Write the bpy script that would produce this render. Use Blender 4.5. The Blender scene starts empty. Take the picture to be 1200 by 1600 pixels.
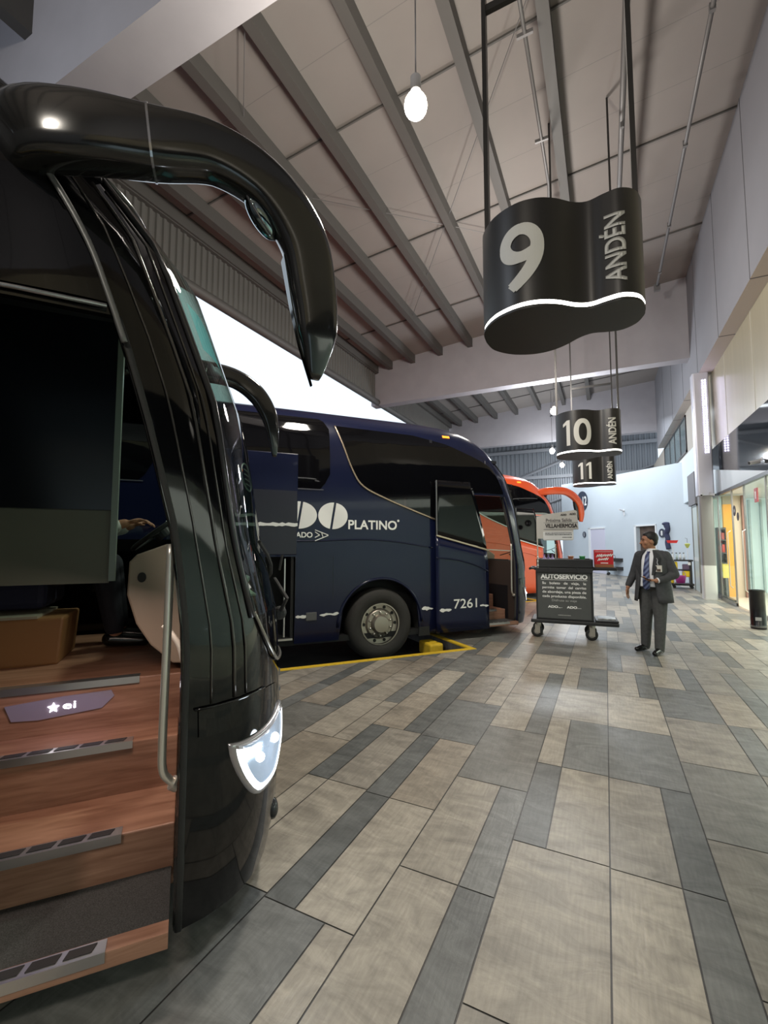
import bpy, bmesh, math, random
from mathutils import Vector, Matrix
R = math.radians
sin, cos, pi = math.sin, math.cos, math.pi
random.seed(7)
scene = bpy.context.scene
col = scene.collection

# ------------------------------------------------------------------ materials
_m = {}
def mat(name, rgb=(.5, .5, .5), rough=.5, metal=0., emit=None, es=0., noise=0., nscale=8., bump=0., bscale=40., coat=0., spec=.5, stretch=None):
    if name in _m: return _m[name]
    m = bpy.data.materials.new(name); m.use_nodes = True
    nt = m.node_tree; b = nt.nodes['Principled BSDF']
    b.inputs['Base Color'].default_value = (*rgb, 1)
    b.inputs['Roughness'].default_value = rough
    b.inputs['Metallic'].default_value = metal
    b.inputs['Coat Weight'].default_value = coat
    b.inputs['Coat Roughness'].default_value = .05
    b.inputs['Specular IOR Level'].default_value = spec
    if emit:
        b.inputs['Emission Color'].default_value = (*emit, 1); b.inputs['Emission Strength'].default_value = es
    if noise or bump:
        tc = nt.nodes.new('ShaderNodeTexCoord'); mp = nt.nodes.new('ShaderNodeMapping')
        nt.links.new(tc.outputs['Object'], mp.inputs[0])
        if stretch: mp.inputs['Scale'].default_value = stretch
    if noise:
        n = nt.nodes.new('ShaderNodeTexNoise'); n.inputs['Scale'].default_value = nscale; n.inputs['Detail'].default_value = 5
        nt.links.new(mp.outputs[0], n.inputs['Vector'])
        r = nt.nodes.new('ShaderNodeValToRGB')
        r.color_ramp.elements[0].position = .3; r.color_ramp.elements[1].position = .7
        r.color_ramp.elements[0].color = (*[c * (1 - noise) for c in rgb], 1)
        r.color_ramp.elements[1].color = (*[min(1, c * (1 + noise)) for c in rgb], 1)
        nt.links.new(n.outputs['Fac'], r.inputs[0]); nt.links.new(r.outputs[0], b.inputs['Base Color'])
    if bump:
        n2 = nt.nodes.new('ShaderNodeTexNoise'); n2.inputs['Scale'].default_value = bscale; n2.inputs['Detail'].default_value = 3
        nt.links.new(mp.outputs[0], n2.inputs['Vector'])
        bp = nt.nodes.new('ShaderNodeBump'); bp.inputs['Strength'].default_value = bump; bp.inputs['Distance'].default_value = .01
        nt.links.new(n2.outputs['Fac'], bp.inputs['Height']); nt.links.new(bp.outputs[0], b.inputs['Normal'])
    _m[name] = m
    return m

def glass(name, tint=(.8, .9, .88), alpha=.2, rough=.03, fk=1.):
    if name in _m: return _m[name]
    m = bpy.data.materials.new(name); m.use_nodes = True
    nt = m.node_tree; nt.nodes.clear()
    out = nt.nodes.new('ShaderNodeOutputMaterial'); mix = nt.nodes.new('ShaderNodeMixShader')
    tr = nt.nodes.new('ShaderNodeBsdfTransparent'); tr.inputs[0].default_value = (*tint, 1)
    gl = nt.nodes.new('ShaderNodeBsdfGlossy'); gl.inputs['Roughness'].default_value = rough
    lw = nt.nodes.new('ShaderNodeLayerWeight'); lw.inputs[0].default_value = .5; fr = nt.nodes.new('ShaderNodeMath'); fr.operation = 'POWER'; fr.inputs[1].default_value = 4.5; nt.links.new(lw.outputs['Facing'], fr.inputs[0])
    mx = nt.nodes.new('ShaderNodeMath'); mx.operation = 'MAXIMUM'; mx.inputs[1].default_value = alpha
    fm = nt.nodes.new('ShaderNodeMath'); fm.operation = 'MULTIPLY'; fm.inputs[1].default_value = fk; nt.links.new(fr.outputs[0], fm.inputs[0])
    nt.links.new(fm.outputs[0], mx.inputs[0]); nt.links.new(mx.outputs[0], mix.inputs[0])
    nt.links.new(tr.outputs[0], mix.inputs[1]); nt.links.new(gl.outputs[0], mix.inputs[2]); nt.links.new(mix.outputs[0], out.inputs[0])
    _m[name] = m
    return m

def wood():
    m = mat('step_wood', (.36, .17, .11), .38, coat=.2)
    nt = m.node_tree; b = nt.nodes['Principled BSDF']
    tc = nt.nodes.new('ShaderNodeTexCoord'); mp = nt.nodes.new('ShaderNodeMapping'); mp.inputs['Scale'].default_value = (1.2, 9, 14)
    n = nt.nodes.new('ShaderNodeTexNoise'); n.inputs['Scale'].default_value = 3; n.inputs['Detail'].default_value = 7; n.inputs['Distortion'].default_value = .6
    r = nt.nodes.new('ShaderNodeValToRGB'); r.color_ramp.elements[0].position = .3; r.color_ramp.elements[1].position = .72
    r.color_ramp.elements[0].color = (.25, .12, .075, 1); r.color_ramp.elements[1].color = (.45, .245, .165, 1)
    nt.links.new(tc.outputs['Object'], mp.inputs[0]); nt.links.new(mp.outputs[0], n.inputs['Vector'])
    nt.links.new(n.outputs['Fac'], r.inputs[0]); nt.links.new(r.outputs[0], b.inputs['Base Color'])
    return m

WHITE = mat('white_vinyl', (.86, .86, .84), .45)
SIGNW = mat('sign_white', (.72, .70, .65), .5)
WOOD = wood()
CHROME = mat('brushed_steel', (.80, .77, .70), .3, .7)
STEELD = mat('nosing_steel', (.62, .60, .60), .3, .9)
RUBBER = mat('rubber', (.018, .018, .018), .7)
TYRE = mat('tyre', (.03, .028, .026), .75, bump=.3)
BLACKP = mat('black_paint', (.003, .003, .0035), .055, coat=.15, spec=.35)
BLUEP = mat('navy_paint', (.007, .010, .036), .22, .0, coat=.15, spec=.3)
REDP = mat('orange_red_paint', (.80, .095, .018), .3, coat=.5)
DGLASS = mat('tinted_glass', (.003, .003, .004), .04, spec=.35)
INTER = mat('cabin_dark', (.012, .013, .02), .8)
BEIGE = mat('dash_beige', (.33, .26, .20), .5)
GREYPL = mat('grey_plastic', (.10, .10, .105), .5)
CARTB = mat('cart_black', (.022, .023, .025), .45)
CARTP = mat('cart_panel', (.085, .09, .088), .5, noise=.06)
GOLD = mat('champagne_trim', (.62, .50, .38), .25, .8)

# ------------------------------------------------------------------ mesh helpers
def catmull(P, n=6):
    P = [Vector(p) for p in P]; out = []
    for i in range(len(P) - 1):
        p0 = P[max(i - 1, 0)]; p1 = P[i]; p2 = P[i + 1]; p3 = P[min(i + 2, len(P) - 1)]
        for k in range(n):
            t = k / n
            out.append(.5 * ((2 * p1) + (p2 - p0) * t + (2 * p0 - 5 * p1 + 4 * p2 - p3) * t * t + (3 * p1 - p0 - 3 * p2 + p3) * t ** 3))
    out.append(P[-1]); return out

def interp(tab, x):
    if x <= tab[0][0]: return tab[0][1]
    for (a, b), (c, d) in zip(tab, tab[1:]):
        if x <= c: return b + (d - b) * (x - a) / (c - a)
    return tab[-1][1]

class MB:
    def __init__(s): s.v = []; s.f = []
    def add(s, vs, fs):
        o = len(s.v); s.v += [Vector(v) for v in vs]; s.f += [tuple(i + o for i in f) for f in fs]; return s
    def box(s, x0, x1, y0, y1, z0, z1, M=None):
        vs = [Vector((x, y, z)) for x in (x0, x1) for y in (y0, y1) for z in (z0, z1)]
        if M: vs = [M @ v for v in vs]
        return s.add(vs, [(0, 1, 3, 2), (4, 6, 7, 5), (0, 4, 5, 1), (2, 3, 7, 6), (0, 2, 6, 4), (1, 5, 7, 3)])
    def tube(s, P, r, n=8, caps=True, sc=(1, 1), up=None, sq=1.):
        P = [Vector(p) for p in P]; k = len(P)
        rs = [r] * k if isinstance(r, (int, float)) else r
        scs = sc if isinstance(sc, list) else [sc] * k
        T = [(P[min(i + 1, k - 1)] - P[max(i - 1, 0)]).normalized() for i in range(k)]
        a = Vector(up) if up else (Vector((0, 0, 1)) if abs(T[0].z) < .9 else Vector((1, 0, 0)))
        vs = []; fs = []
        for i in range(k):
            x = (a - T[i] * a.dot(T[i])).normalized(); y = T[i].cross(x)
            if not up: a = x
            for j in range(n):
                t = 2 * pi * j / n
                ct_, st2 = cos(t), sin(t)
                if sq != 1: ct_ = math.copysign(abs(ct_) ** sq, ct_); st2 = math.copysign(abs(st2) ** sq, st2)
                vs.append(P[i] + x * (ct_ * rs[i] * scs[i][0]) + y * (st2 * rs[i] * scs[i][1]))
        for i in range(k - 1):
            for j in range(n):
                fs.append((i * n + j, i * n + (j + 1) % n, (i + 1) * n + (j + 1) % n, (i + 1) * n + j))
        if caps: fs += [tuple(range(n))[::-1], tuple(range((k - 1) * n, k * n))]
        return s.add(vs, fs)
    def cyl(s, p0, p1, r0, r1=None, n=16): return s.tube([p0, p1], [r0, r0 if r1 is None else r1], n)
    def ball(s, c, r, n=12, m=8, sc=(1, 1, 1), M=None):
        vs = []; fs = []
        for i in range(m + 1):
            ph = pi * i / m
            for j in range(n):
                t = 2 * pi * j / n
                v = Vector((r * sc[0] * sin(ph) * cos(t), r * sc[1] * sin(ph) * sin(t), r * sc[2] * cos(ph)))
                if M: v = M @ v
                vs.append(v + Vector(c))
        for i in range(m):
            for j in range(n): fs.append((i * n + j, (i + 1) * n + j, (i + 1) * n + (j + 1) % n, i * n + (j + 1) % n))
        return s.add(vs, fs)
    def caps(s, p0, p1, r0, r1, n=12):
        s.tube([p0, p1], [r0, r1], n); s.ball(p0, r0, n, 8); s.ball(p1, r1, n, 8); return s
    def grid(s, rows, closed=False):
        k = len(rows[0]); vs = [p for r in rows for p in r]; fs = []
        for i in range(len(rows) - 1):
            for j in range(k if closed else k - 1):
                fs.append((i * k + j, i * k + (j + 1) % k, (i + 1) * k + (j + 1) % k, (i + 1) * k + j))
        return s.add(vs, fs)
    def prism(s, pts, d):
        """closed polygon pts (3D) extruded by vector d"""
        n = len(pts); d = Vector(d); vs = [Vector(p) for p in pts] + [Vector(p) + d for p in pts]
        return s.add(vs, [tuple(range(n)), tuple(range(2 * n - 1, n - 1, -1))] + [(i, i + n, (i + 1) % n + n, (i + 1) % n) for i in range(n)])
    def lathe(s, prof, M=None, n=24):
        rows = []
        for r, z in prof:
            row = [Vector((r * cos(2 * pi * j / n), r * sin(2 * pi * j / n), z)) for j in range(n)]
            rows.append([M @ v for v in row] if M else row)
        return s.grid(rows, True)
    def build(s, name, m, parent=None, smooth=False, bevel=0, weld=False, sub=0, solid=0, auto=None):
        me = bpy.data.meshes.new(name); me.from_pydata([tuple(v) for v in s.v], [], s.f)
        bm = bmesh.new(); bm.from_mesh(me)
        if weld: bmesh.ops.remove_doubles(bm, verts=bm.verts, dist=1e-4)
        bmesh.ops.recalc_face_normals(bm, faces=bm.faces)
        bm.to_mesh(me); bm.free()
        me.materials.append(m)
        if smooth: me.polygons.foreach_set('use_smooth', [True] * len(me.polygons))
        o = bpy.data.objects.new(name, me); col.objects.link(o)
        if parent: o.parent = parent
        if solid:
            md = o.modifiers.new('s', 'SOLIDIFY'); md.thickness = solid; md.offset = -1
        if bevel:
            md = o.modifiers.new('b', 'BEVEL'); md.width = bevel; md.segments = 2; md.limit_method = 'ANGLE'; md.angle_limit = R(40)
        if sub:
            md = o.modifiers.new('u', 'SUBSURF'); md.levels = sub; md.render_levels = sub
        if auto:
            md = o.modifiers.new('e', 'EDGE_SPLIT'); md.split_angle = R(auto)
        return o

def tag(o, label=None, cat=None, group=None, kind=None):
    if label: o['label'] = label
    if cat: o['category'] = cat
    if group: o['group'] = group
    if kind: o['kind'] = kind
    return o
def struct(o): o['kind'] = 'structure'; return o
def empty(name, loc, rz=0, label=None, cat=None, group=None):
    o = bpy.data.objects.new(name, None); col.objects.link(o); o.location = loc; o.rotation_euler = (0, 0, rz); o.empty_display_size = .1
    return tag(o, label, cat, group)

def textmesh(txt, w, h, bold=.0, cuts=0, space=1.0, vcuts=0):
    """returns (verts2d, faces) with the text filling the box 0..w, 0..h"""
    cu = bpy.data.curves.new('t', 'FONT'); cu.body = txt; cu.size = 1; cu.resolution_u = 10; cu.space_character = space
    cu.dimensions = '2D'; cu.fill_mode = 'FRONT'
    o = bpy.data.objects.new('t', cu); col.objects.link(o)
    dg = bpy.context.evaluated_depsgraph_get()
    me = bpy.data.meshes.new_from_object(o.evaluated_get(dg))
    bpy.data.objects.remove(o); bpy.data.curves.remove(cu)
    bm = bmesh.new(); bm.from_mesh(me); bpy.data.meshes.remove(me)
    xs = [v.co.x for v in bm.verts]; ys = [v.co.y for v in bm.verts]
    x0, x1, y0, y1 = min(xs), max(xs), min(ys), max(ys)
    if w is None: w = (x1 - x0) * h / (y1 - y0)
    for v in bm.verts: v.co = Vector(((v.co.x - x0) / (x1 - x0) * w, (v.co.y - y0) / (y1 - y0) * h, 0))
    for k in range(1, cuts):
        g = list(bm.verts) + list(bm.edges) + list(bm.faces)
        bmesh.ops.bisect_plane(bm, geom=g, plane_co=(w * k / cuts, 0, 0), plane_no=(1, 0, 0))
    for k in range(1, vcuts):
        g = list(bm.verts) + list(bm.edges) + list(bm.faces)
        bmesh.ops.bisect_plane(bm, geom=g, plane_co=(0, h * k / vcuts, 0), plane_no=(0, 1, 0))
    bm.verts.index_update()
    V = [(v.co.x, v.co.y) for v in bm.verts]; F = [tuple(x.index for x in f.verts) for f in bm.faces]
    bm.free(); return V, F
def text(name, txt, fn, w, h, m, parent=None, bold=.02, cuts=0, space=1.0, mb=None):
    V, F = textmesh(txt, w, h, bold, cuts, space)
    b = mb or MB(); d_ = bold * h
    def fo(x, y, k):
        p = fn(x, y); nn_ = (fn(x + 1e-3, y) - p).cross(fn(x, y + 1e-3) - p).normalized(); return p + nn_ * (k * 2.5e-4)
    for k, (dx, dy) in enumerate([(0, 0)] if bold <= 0 else [(d_, d_), (-d_, d_), (d_, -d_), (-d_, -d_)]): b.add([fo(x + dx, y + dy, k) for x, y in V], F)
    return b if mb else b.build(name, m, parent)
def flat(o, ux, uy=(0, 0, 1)):
    o = Vector(o); ux = Vector(ux); uy = Vector(uy)
    return lambda x, y: o + ux * x + uy * y

# ------------------------------------------------------------------ camera
H = 1.56
cd = bpy.data.cameras.new('camera'); cam = bpy.data.objects.new('camera', cd); col.objects.link(cam)
cam.location = (0, 0, H); cam.rotation_euler = (R(90) + math.atan(50 / 702), 0, R(26.2))
cd.sensor_fit = 'HORIZONTAL'; cd.sensor_width = 36; cd.lens = 36 * 702 / 1200; cd.clip_start = .05; cd.clip_end = 300
scene.camera = cam

# ------------------------------------------------------------------ platform saw-tooth (bays at 40 degrees to the platform)
A = R(40); U = Vector((sin(A), cos(A), 0)); N = Vector((cos(A), -sin(A), 0))
NEAR = Vector((-1.413, 1.191, 0)) - U * 2.65
BLUE = Vector((-3.16, 6.21, 0))
RED = Vector((-2.97, 12.63, 0))
def sd(O, p): d = Vector((p[0] - O.x, p[1] - O.y, 0)); return d.dot(U), d.dot(N)
CURB = .65; SF = 1.2; ROAD = -.22
bays = [NEAR - Vector((0, 7.05, 0)), NEAR, BLUE, RED, RED + Vector((0, 6.4, 0)), RED + Vector((0, 12.8, 0)), RED + Vector((0, 19.2, 0)), RED + Vector((0, 25.6, 0))]
def clip(poly, inside):
    out = []
    for i in range(len(poly)):
        a, b = poly[i], poly[(i + 1) % len(poly)]; fa, fb = inside(a), inside(b)
        if fa >= 0: out.append(a)
        if (fa >= 0) != (fb >= 0):
            t = fa / (fa - fb); out.append((a[0] + (b[0] - a[0]) * t, a[1] + (b[1] - a[1]) * t))
    return out
nperp = [b.dot(N) for b in bays]; sal = [b.dot(U) for b in bays]
def clipped(poly):
    """pieces of a convex polygon lying on the platform"""
    res = []
    for i in range(len(bays)):
        hi = nperp[i] + CURB if i > 0 else 1e6
        lo = nperp[i + 1] + CURB if i + 1 < len(bays) else -1e6
        q = clip(poly, lambda p: hi - (p[0] * N.x + p[1] * N.y))
        if len(q) > 2: q = clip(q, lambda p: (p[0] * N.x + p[1] * N.y) - lo)
        if len(q) > 2: q = clip(q, lambda p: (p[0] * U.x + p[1] * U.y) - (sal[i] + SF))
        if len(q) > 2: res.append(q)
    return res

fme = MB(); fcol = []
LT = (.325, .292, .243); MID = (.25, .228, .195); DK = (.125, .130, .126); WM = (.27, .235, .19); DM = (.158, .160, .153); SL = (.17, .165, .15)
def addtile(x0, x1, y0, y1, c, g=.0035):
    rf_ = random.uniform(.9, 1.1); c = [k * rf_ for k in c]
    for q in clipped([(x0 + g, y0 + g), (x1 - g, y0 + g), (x1 - g, y1 - g), (x0 + g, y1 - g)]):
        fme.add([(p[0], p[1], 0) for p in q], [tuple(range(len(q)))]); fcol.append(c)
LANE0 = -.03; LW = .46; TL = .945
# explicit tiles near the camera : (lane, index) -> list of (x fraction start, end, colour)
near_tiles = {}
def T(l, k, *parts): near_tiles[(l, k)] = parts
w1 = .295 / .46; n1 = .165 / .46
T(-2, 0, (0, .7, DM), (.7, 1, LT)); T(-2, 1, (0, n1, DK), (n1, 1, LT)); T(-2, 2, (0, n1, DK), (n1, 1, WM)); T(-2, 3, (0, 1, DK)); T(-2, 4, (0, 1, MID)); T(-2, 5, (0, 1, LT))
T(-1 - 0, 0, (0, w1, LT), (w1, 1, DM)); T(-1, 1, (0, w1, LT), (w1, 1, DM)); T(-1, 2, (0, 1, SL)); T(-1, 3, (0, w1, LT), (w1, 1, LT)); T(-1, 4, (0, w1, WM), (w1, 1, DM)); T(-1, 5, (0, 1, LT))
near_tiles = {}
def lane_off(l):  # joint phase of a lane
    return {-3: 1.66, -2: 2.10, -1: 2.54, 0: 2.53, 1: 3.0}.get(l, 1.3 + ((l * 37) % 5) * .19)
# lane -3 : X -1.41..-.95 ; -2 : -.95..-.49 ; -1 : -.49..-.03 ; 0 : -.03..+.43 ; 1 : .43...89
T(-3, -1, (0, .7, DM), (.7, 1, LT)); T(-3, 0, (0, n1, DK), (n1, 1, LT)); T(-3, 1, (0, n1, DK), (n1, 1, WM)); T(-3, 2, (0, 1, DM)); T(-3, 3, (0, w1, MID), (w1, 1, LT)); T(-3, 4, (0, 1, LT))
T(-2, -1, (0, w1, LT), (w1, 1, DK)); T(-2, 0, (0, w1, LT), (w1, 1, DM)); T(-2, 1, (0, 1, SL)); T(-2, 2, (0, w1, LT), (w1, 1, DM)); T(-2, 3, (0, w1, WM), (w1, 1, DK)); T(-2, 4, (0, 1, LT))
T(-1, -1, (0, 1, LT)); T(-1, -2, (0, 1, MID)); T(-1, 0, (0, n1, DK), (n1, 1, LT)); T(-1, 1, (0, n1, LT), (n1, 1, DM)); T(-1, 2, (0, 1, LT)); T(-1, 3, (0, n1, LT), (n1, 1, DM))
T(0, -2, (0, w1, MID), (w1, 1, DM)); T(0, -1, (0, w1, LT), (w1, 1, DM)); T(0, 0, (0, w1, MID), (w1, 1, DK)); T(0, 1, (0, 1, DM)); T(0, 2, (0, 1, LT)); T(0, 3, (0, w1, LT), (w1, 1, DM))
T(1, -2, (0, 1, MID)); T(1, -1, (0, 1, MID)); T(1, 0, (0, 1, SL)); T(1, 1, (0, 1, MID)); T(1, 2, (0, 1, DM)); T(1, 3, (0, w1, LT), (w1, 1, DM))
Y0f, Y1f = -6., 36.
for l in range(-22, 20):
    if l > 9: break
    x0 = LANE0 + l * LW
    if x0 > 6.4: continue
    off = lane_off(l); k0 = int((Y0f - off) / TL) - 1
    for k in range(k0, int((Y1f - off) / TL) + 1):
        y0 = off + k * TL
        parts = near_tiles.get((l, k))
        if not parts:
            r = random.random()
            if r < .3: parts = [(0, 1, random.choice([LT, MID, DM, SL, WM]))]
            elif r < .65: parts = [(0, w1, random.choice([LT, LT, MID, WM])), (w1, 1, random.choice([DK, DM, DM, LT]))]
            else: parts = [(0, n1, random.choice([DK, DM, DM, LT])), (n1, 1, random.choice([LT, LT, MID, WM]))]
        for a, b, c in parts: addtile(x0 + a * LW, x0 + b * LW, y0, y0 + TL, c)
# grout
for q in clipped([(-14, Y0f - 1), (7, Y0f - 1), (7, Y1f), (-14, Y1f)]):
    fme.add([(p[0], p[1], -.003) for p in q], [tuple(range(len(q)))]); fcol.append((.05, .048, .045))
    n = len(q)
    for i in range(n):
        a, b = q[i], q[(i + 1) % n]
        fme.add([(a[0], a[1], -.003), (b[0], b[1], -.003), (b[0], b[1], ROAD), (a[0], a[1], ROAD)], [(0, 1, 2, 3)]); fcol.append((.12, .12, .12))
FL = mat('stone_tile', (.3, .3, .3), .42, spec=.5)
floor = fme.build('floor', FL); struct(floor)
ca = floor.data.color_attributes.new('tile', 'FLOAT_COLOR', 'CORNER')
for p, c in zip(floor.data.polygons, fcol):
    for li in p.loop_indices: ca.data[li].color = (*c, 1)
nt = FL.node_tree; b = nt.nodes['Principled BSDF']
at = nt.nodes.new('ShaderNodeVertexColor'); at.layer_name = 'tile'
tc = nt.nodes.new('ShaderNodeTexCoord'); mp = nt.nodes.new('ShaderNodeMapping'); mp.inputs['Scale'].default_value = (1.6, 3.6, 1); mp.inputs['Rotation'].default_value = (0, 0, .5)
n1_ = nt.nodes.new('ShaderNodeTexNoise'); n1_.inputs['Scale'].default_value = 2.2; n1_.inputs['Detail'].default_value = 9; n1_.inputs['Roughness'].default_value = .65; n1_.inputs['Distortion'].default_value = 1.0
mr = nt.nodes.new('ShaderNodeMapRange'); mr.inputs[1].default_value = .25; mr.inputs[2].default_value = .75; mr.inputs[3].default_value = .60; mr.inputs[4].default_value = 1.45
mp2 = nt.nodes.new('ShaderNodeMapping'); mp2.inputs['Scale'].default_value = (45, 5, 1); mp2.inputs['Rotation'].default_value = (0, 0, .45)
n2_ = nt.nodes.new('ShaderNodeTexNoise'); n2_.inputs['Scale'].default_value = 1.6; n2_.inputs['Detail'].default_value = 4
mr2 = nt.nodes.new('ShaderNodeMapRange'); mr2.inputs[1].default_value = .3; mr2.inputs[2].default_value = .7; mr2.inputs[3].default_value = .9; mr2.inputs[4].default_value = 1.12
mu = nt.nodes.new('ShaderNodeMath'); mu.operation = 'MULTIPLY'
vm = nt.nodes.new('ShaderNodeVectorMath'); vm.operation = 'SCALE'
L = nt.links.new
L(tc.outputs['Object'], mp.inputs[0]); L(mp.outputs[0], n1_.inputs['Vector']); L(n1_.outputs['Fac'], mr.inputs[0])
L(tc.outputs['Object'], mp2.inputs[0]); L(mp2.outputs[0], n2_.inputs['Vector']); L(n2_.outputs['Fac'], mr2.inputs[0])
L(mr.outputs[0], mu.inputs[0]); L(mr2.outputs[0], mu.inputs[1])
L(at.outputs[0], vm.inputs[0]); L(mu.outputs[0], vm.inputs['Scale']); L(vm.outputs[0], b.inputs['Base Color'])
bp = nt.nodes.new('ShaderNodeBump'); bp.inputs['Strength'].default_value = .25; bp.inputs['Distance'].default_value = .006
L(mu.outputs[0], bp.inputs['Height']); L(bp.outputs[0], b.inputs['Normal'])

struct(MB().box(-70, 7, -20, 60, ROAD - .05, ROAD).build('road_ground', mat('asphalt', (.045, .045, .05), .8, noise=.3, nscale=3)))
# yellow kerb strips, one per bay
YEL = mat('yellow_paint', (.80, .52, .03), .55, noise=.12, nscale=14)
def bl(O, s, D, z): return O + U * s + N * D + Vector((0, 0, z))
for i, O in enumerate((NEAR, BLUE, RED)):
    m = MB()
    s0 = -5.5; D0 = CURB; dl = nperp[i + 2] + CURB - nperp[i + 1]
    for (a, b2, c, d) in ((s0, SF + .002, CURB - .002, CURB + .085), (SF - .002, SF + .085, dl + .1, CURB + .083)):
        P = [bl(O, a, c, .006), bl(O, b2, c, .006), bl(O, b2, d, .006), bl(O, a, d, .006)]
        m.prism(P, (0, 0, -.16 if False else -.02))
    m.prism([bl(O, s0, CURB - .012, .006), bl(O, SF - .01, CURB - .012, .006), bl(O, SF - .01, CURB - .002, .006), bl(O, s0, CURB - .002, .006)], (0, 0, -.1))
    struct(m.build('trim_%d' % (i + 1), YEL))
# yellow wheel stop in the blue bay
m = MB(); M_ = Matrix.Translation(bl(BLUE, .97, -.08, ROAD)) @ Matrix.Rotation(R(50), 4, 'Z')
m.box(-.12, .12, -.2, .2, 0, .2, M_)
tag(m.build('wheel_stop', YEL, bevel=.03), 'yellow painted concrete wheel stop by the front wheel of the navy bus', 'wheel stop')

# ------------------------------------------------------------------ building: ceiling, beams, walls
def zc(x): return 10.2 + .085 * (x - 2.67)
CE = mat('ceiling_sheet', (.3, .28, .27), .85)
nt = CE.node_tree; b = nt.nodes['Principled BSDF']
tc = nt.nodes.new('ShaderNodeTexCoord'); sp = nt.nodes.new('ShaderNodeSeparateXYZ'); L = nt.links.new
L(tc.outputs['Object'], sp.inputs[0])
md = nt.nodes.new('ShaderNodeMath'); md.operation = 'WRAP'; md.inputs[1].default_value = 1.2167; md.inputs[2].default_value = 0
ad = nt.nodes.new('ShaderNodeMath'); ad.operation = 'ADD'; ad.inputs[1].default_value = 3.65 * 10 - 3.3
L(sp.outputs[1], ad.inputs[0]); L(ad.outputs[0], md.inputs[0])
lt = nt.nodes.new('ShaderNodeMath'); lt.operation = 'LESS_THAN'; lt.inputs[1].default_value = .012; L(md.outputs[0], lt.inputs[0])
ns = nt.nodes.new('ShaderNodeTexNoise'); ns.inputs['Scale'].default_value = .8; ns.inputs['Detail'].default_value = 4; L(tc.outputs['Object'], ns.inputs['Vector'])
r = nt.nodes.new('ShaderNodeValToRGB'); r.color_ramp.elements[0].color = (.205, .185, .175, 1); r.color_ramp.elements[1].color = (.255, .23, .215, 1); L(ns.outputs['Fac'], r.inputs[0])
mx = nt.nodes.new('ShaderNodeMixRGB'); mx.inputs[2].default_value = (.17, .155, .15, 1); L(lt.outputs[0], mx.inputs[0]); L(r.outputs[0], mx.inputs[1]); L(mx.outputs[0], b.inputs['Base Color'])
XL = -8.9
m = MB(); m.prism([(XL, -14, zc(XL)), (2.75, -14, zc(2.75)), (2.75, 33, zc(2.75)), (XL, 33, zc(XL))], (0, 0, .08))
struct(m.build('ceiling', CE))
PUR = mat('purlin_steel', (.085, .08, .075), .6)
for i, x in enumerate([-8.62, -7.95, -6.92, -5.72, -4.5, -3.2, -1.88, -.58, ]):
    m = MB(); z = zc(x)
    for y0, y1 in ((-14, 2.97), (3.53, 16.85), (17.3, 27.15), (27.6, 33)):
        dz = .5 if y1 < 3 and x < -6 else 0; m.box(x - .06, x + .07, y0, y1, z - .31 - dz, z - .005); m.box(x - .11, x + .075, y0, y1, z - .335 - dz, z - .31 - dz)
    struct(m.build('roof_purlin', PUR))
PIPE = mat('conduit_grey', (.16, .155, .155), .5, .3)
for y in (3.42 - 3.65 * 3, -4.0, -.35, 3.7, 6.95, 10.5, 14.1, 18.5, 21.8, 24.9):
    m = MB(); m.box(XL, 2.6, y - .014, y + .014, zc(0) - 99, zc(0) - 99 + .01)
    m = MB(); m.prism([(XL, y - .016, zc(XL) - .04), (2.6, y - .016, zc(2.6) - .04), (2.6, y + .016, zc(2.6) - .04), (XL, y + .016, zc(XL) - .04)], (0, 0, .035))
    struct(m.build('ceiling_joint', mat('joint_dark', (.09, .085, .08), .7)))
def pipe(name, P, r, label):
    return tag(MB().tube(P, r, 8).build(name, PIPE, smooth=True), label, 'pipe')
o = pipe('conduit_pipe', [(1.64, 3.6, 9.35), (1.64, 15.4, 9.35)], .035, 'long grey conduit pipe under the ceiling close to the right wall')
MB().box(1.56, 1.72, 15.35, 15.45, 9.2, 9.4).build('end_box', PIPE, o)
for y in (7.5, 10, 12.5, 14.6): MB().box(1.6, 1.68, y - .03, y + .03, 9.3, 9.42).build('clip', PIPE, o)
o = pipe('sprinkler_pipe', [(.52, 3.6, 9.45), (.52, 16.8, 9.45)], .05, 'thicker grey sprinkler pipe under the ceiling behind the number nine sign')
for y in (6, 9, 12): MB().cyl((.52, y, 9.45), (.52, y, 9.3), .03).build('sprinkler_head', PIPE, o)
o = pipe('cable_conduit', [(-.86, 3.6, 9.3), (-.86, 9.8, 9.3), (-.90, 10.2, 9.3), (-.90, 16.8, 9.3)], .03, 'thin cable conduit beside the purlin above the number nine sign')
for y in (6.6, 8.6, 10.9): MB().box(-.98, -.74, y - .02, y + .02, 9.27, 9.33).build('clip', PIPE, o)
for k, (a, b2) in enumerate((((-.73, 6.36), (-5.92, 14.07)), ((-6.2, 7.3), (-2.0, 11.6)), ((-3.6, 3.6), (-6.9, 7.0)))):
    o = MB().tube([(a[0], a[1], zc(a[0]) - .2), (b2[0], b2[1], zc(b2[0]) - .2)], .008, 6).build('bracing_rod', PIPE)
    struct(o)
BEAM = mat('white_beam', (.36, .345, .37), .7, noise=.04, nscale=2)
for nm, (y0, y1) in (('beam', (2.97, 3.53)), ('beam', (16.85, 17.3)), ('beam', (27.15, 27.6))):
    struct(MB().prism([(XL if y0 > 3 else -8.9, y0, 7.5), (2.65, y0, 7.5), (2.65, y0, zc(2.65)), (XL, y0, zc(XL))], (0, y1 - y0, 0)).build('ceiling_beam', BEAM))
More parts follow.
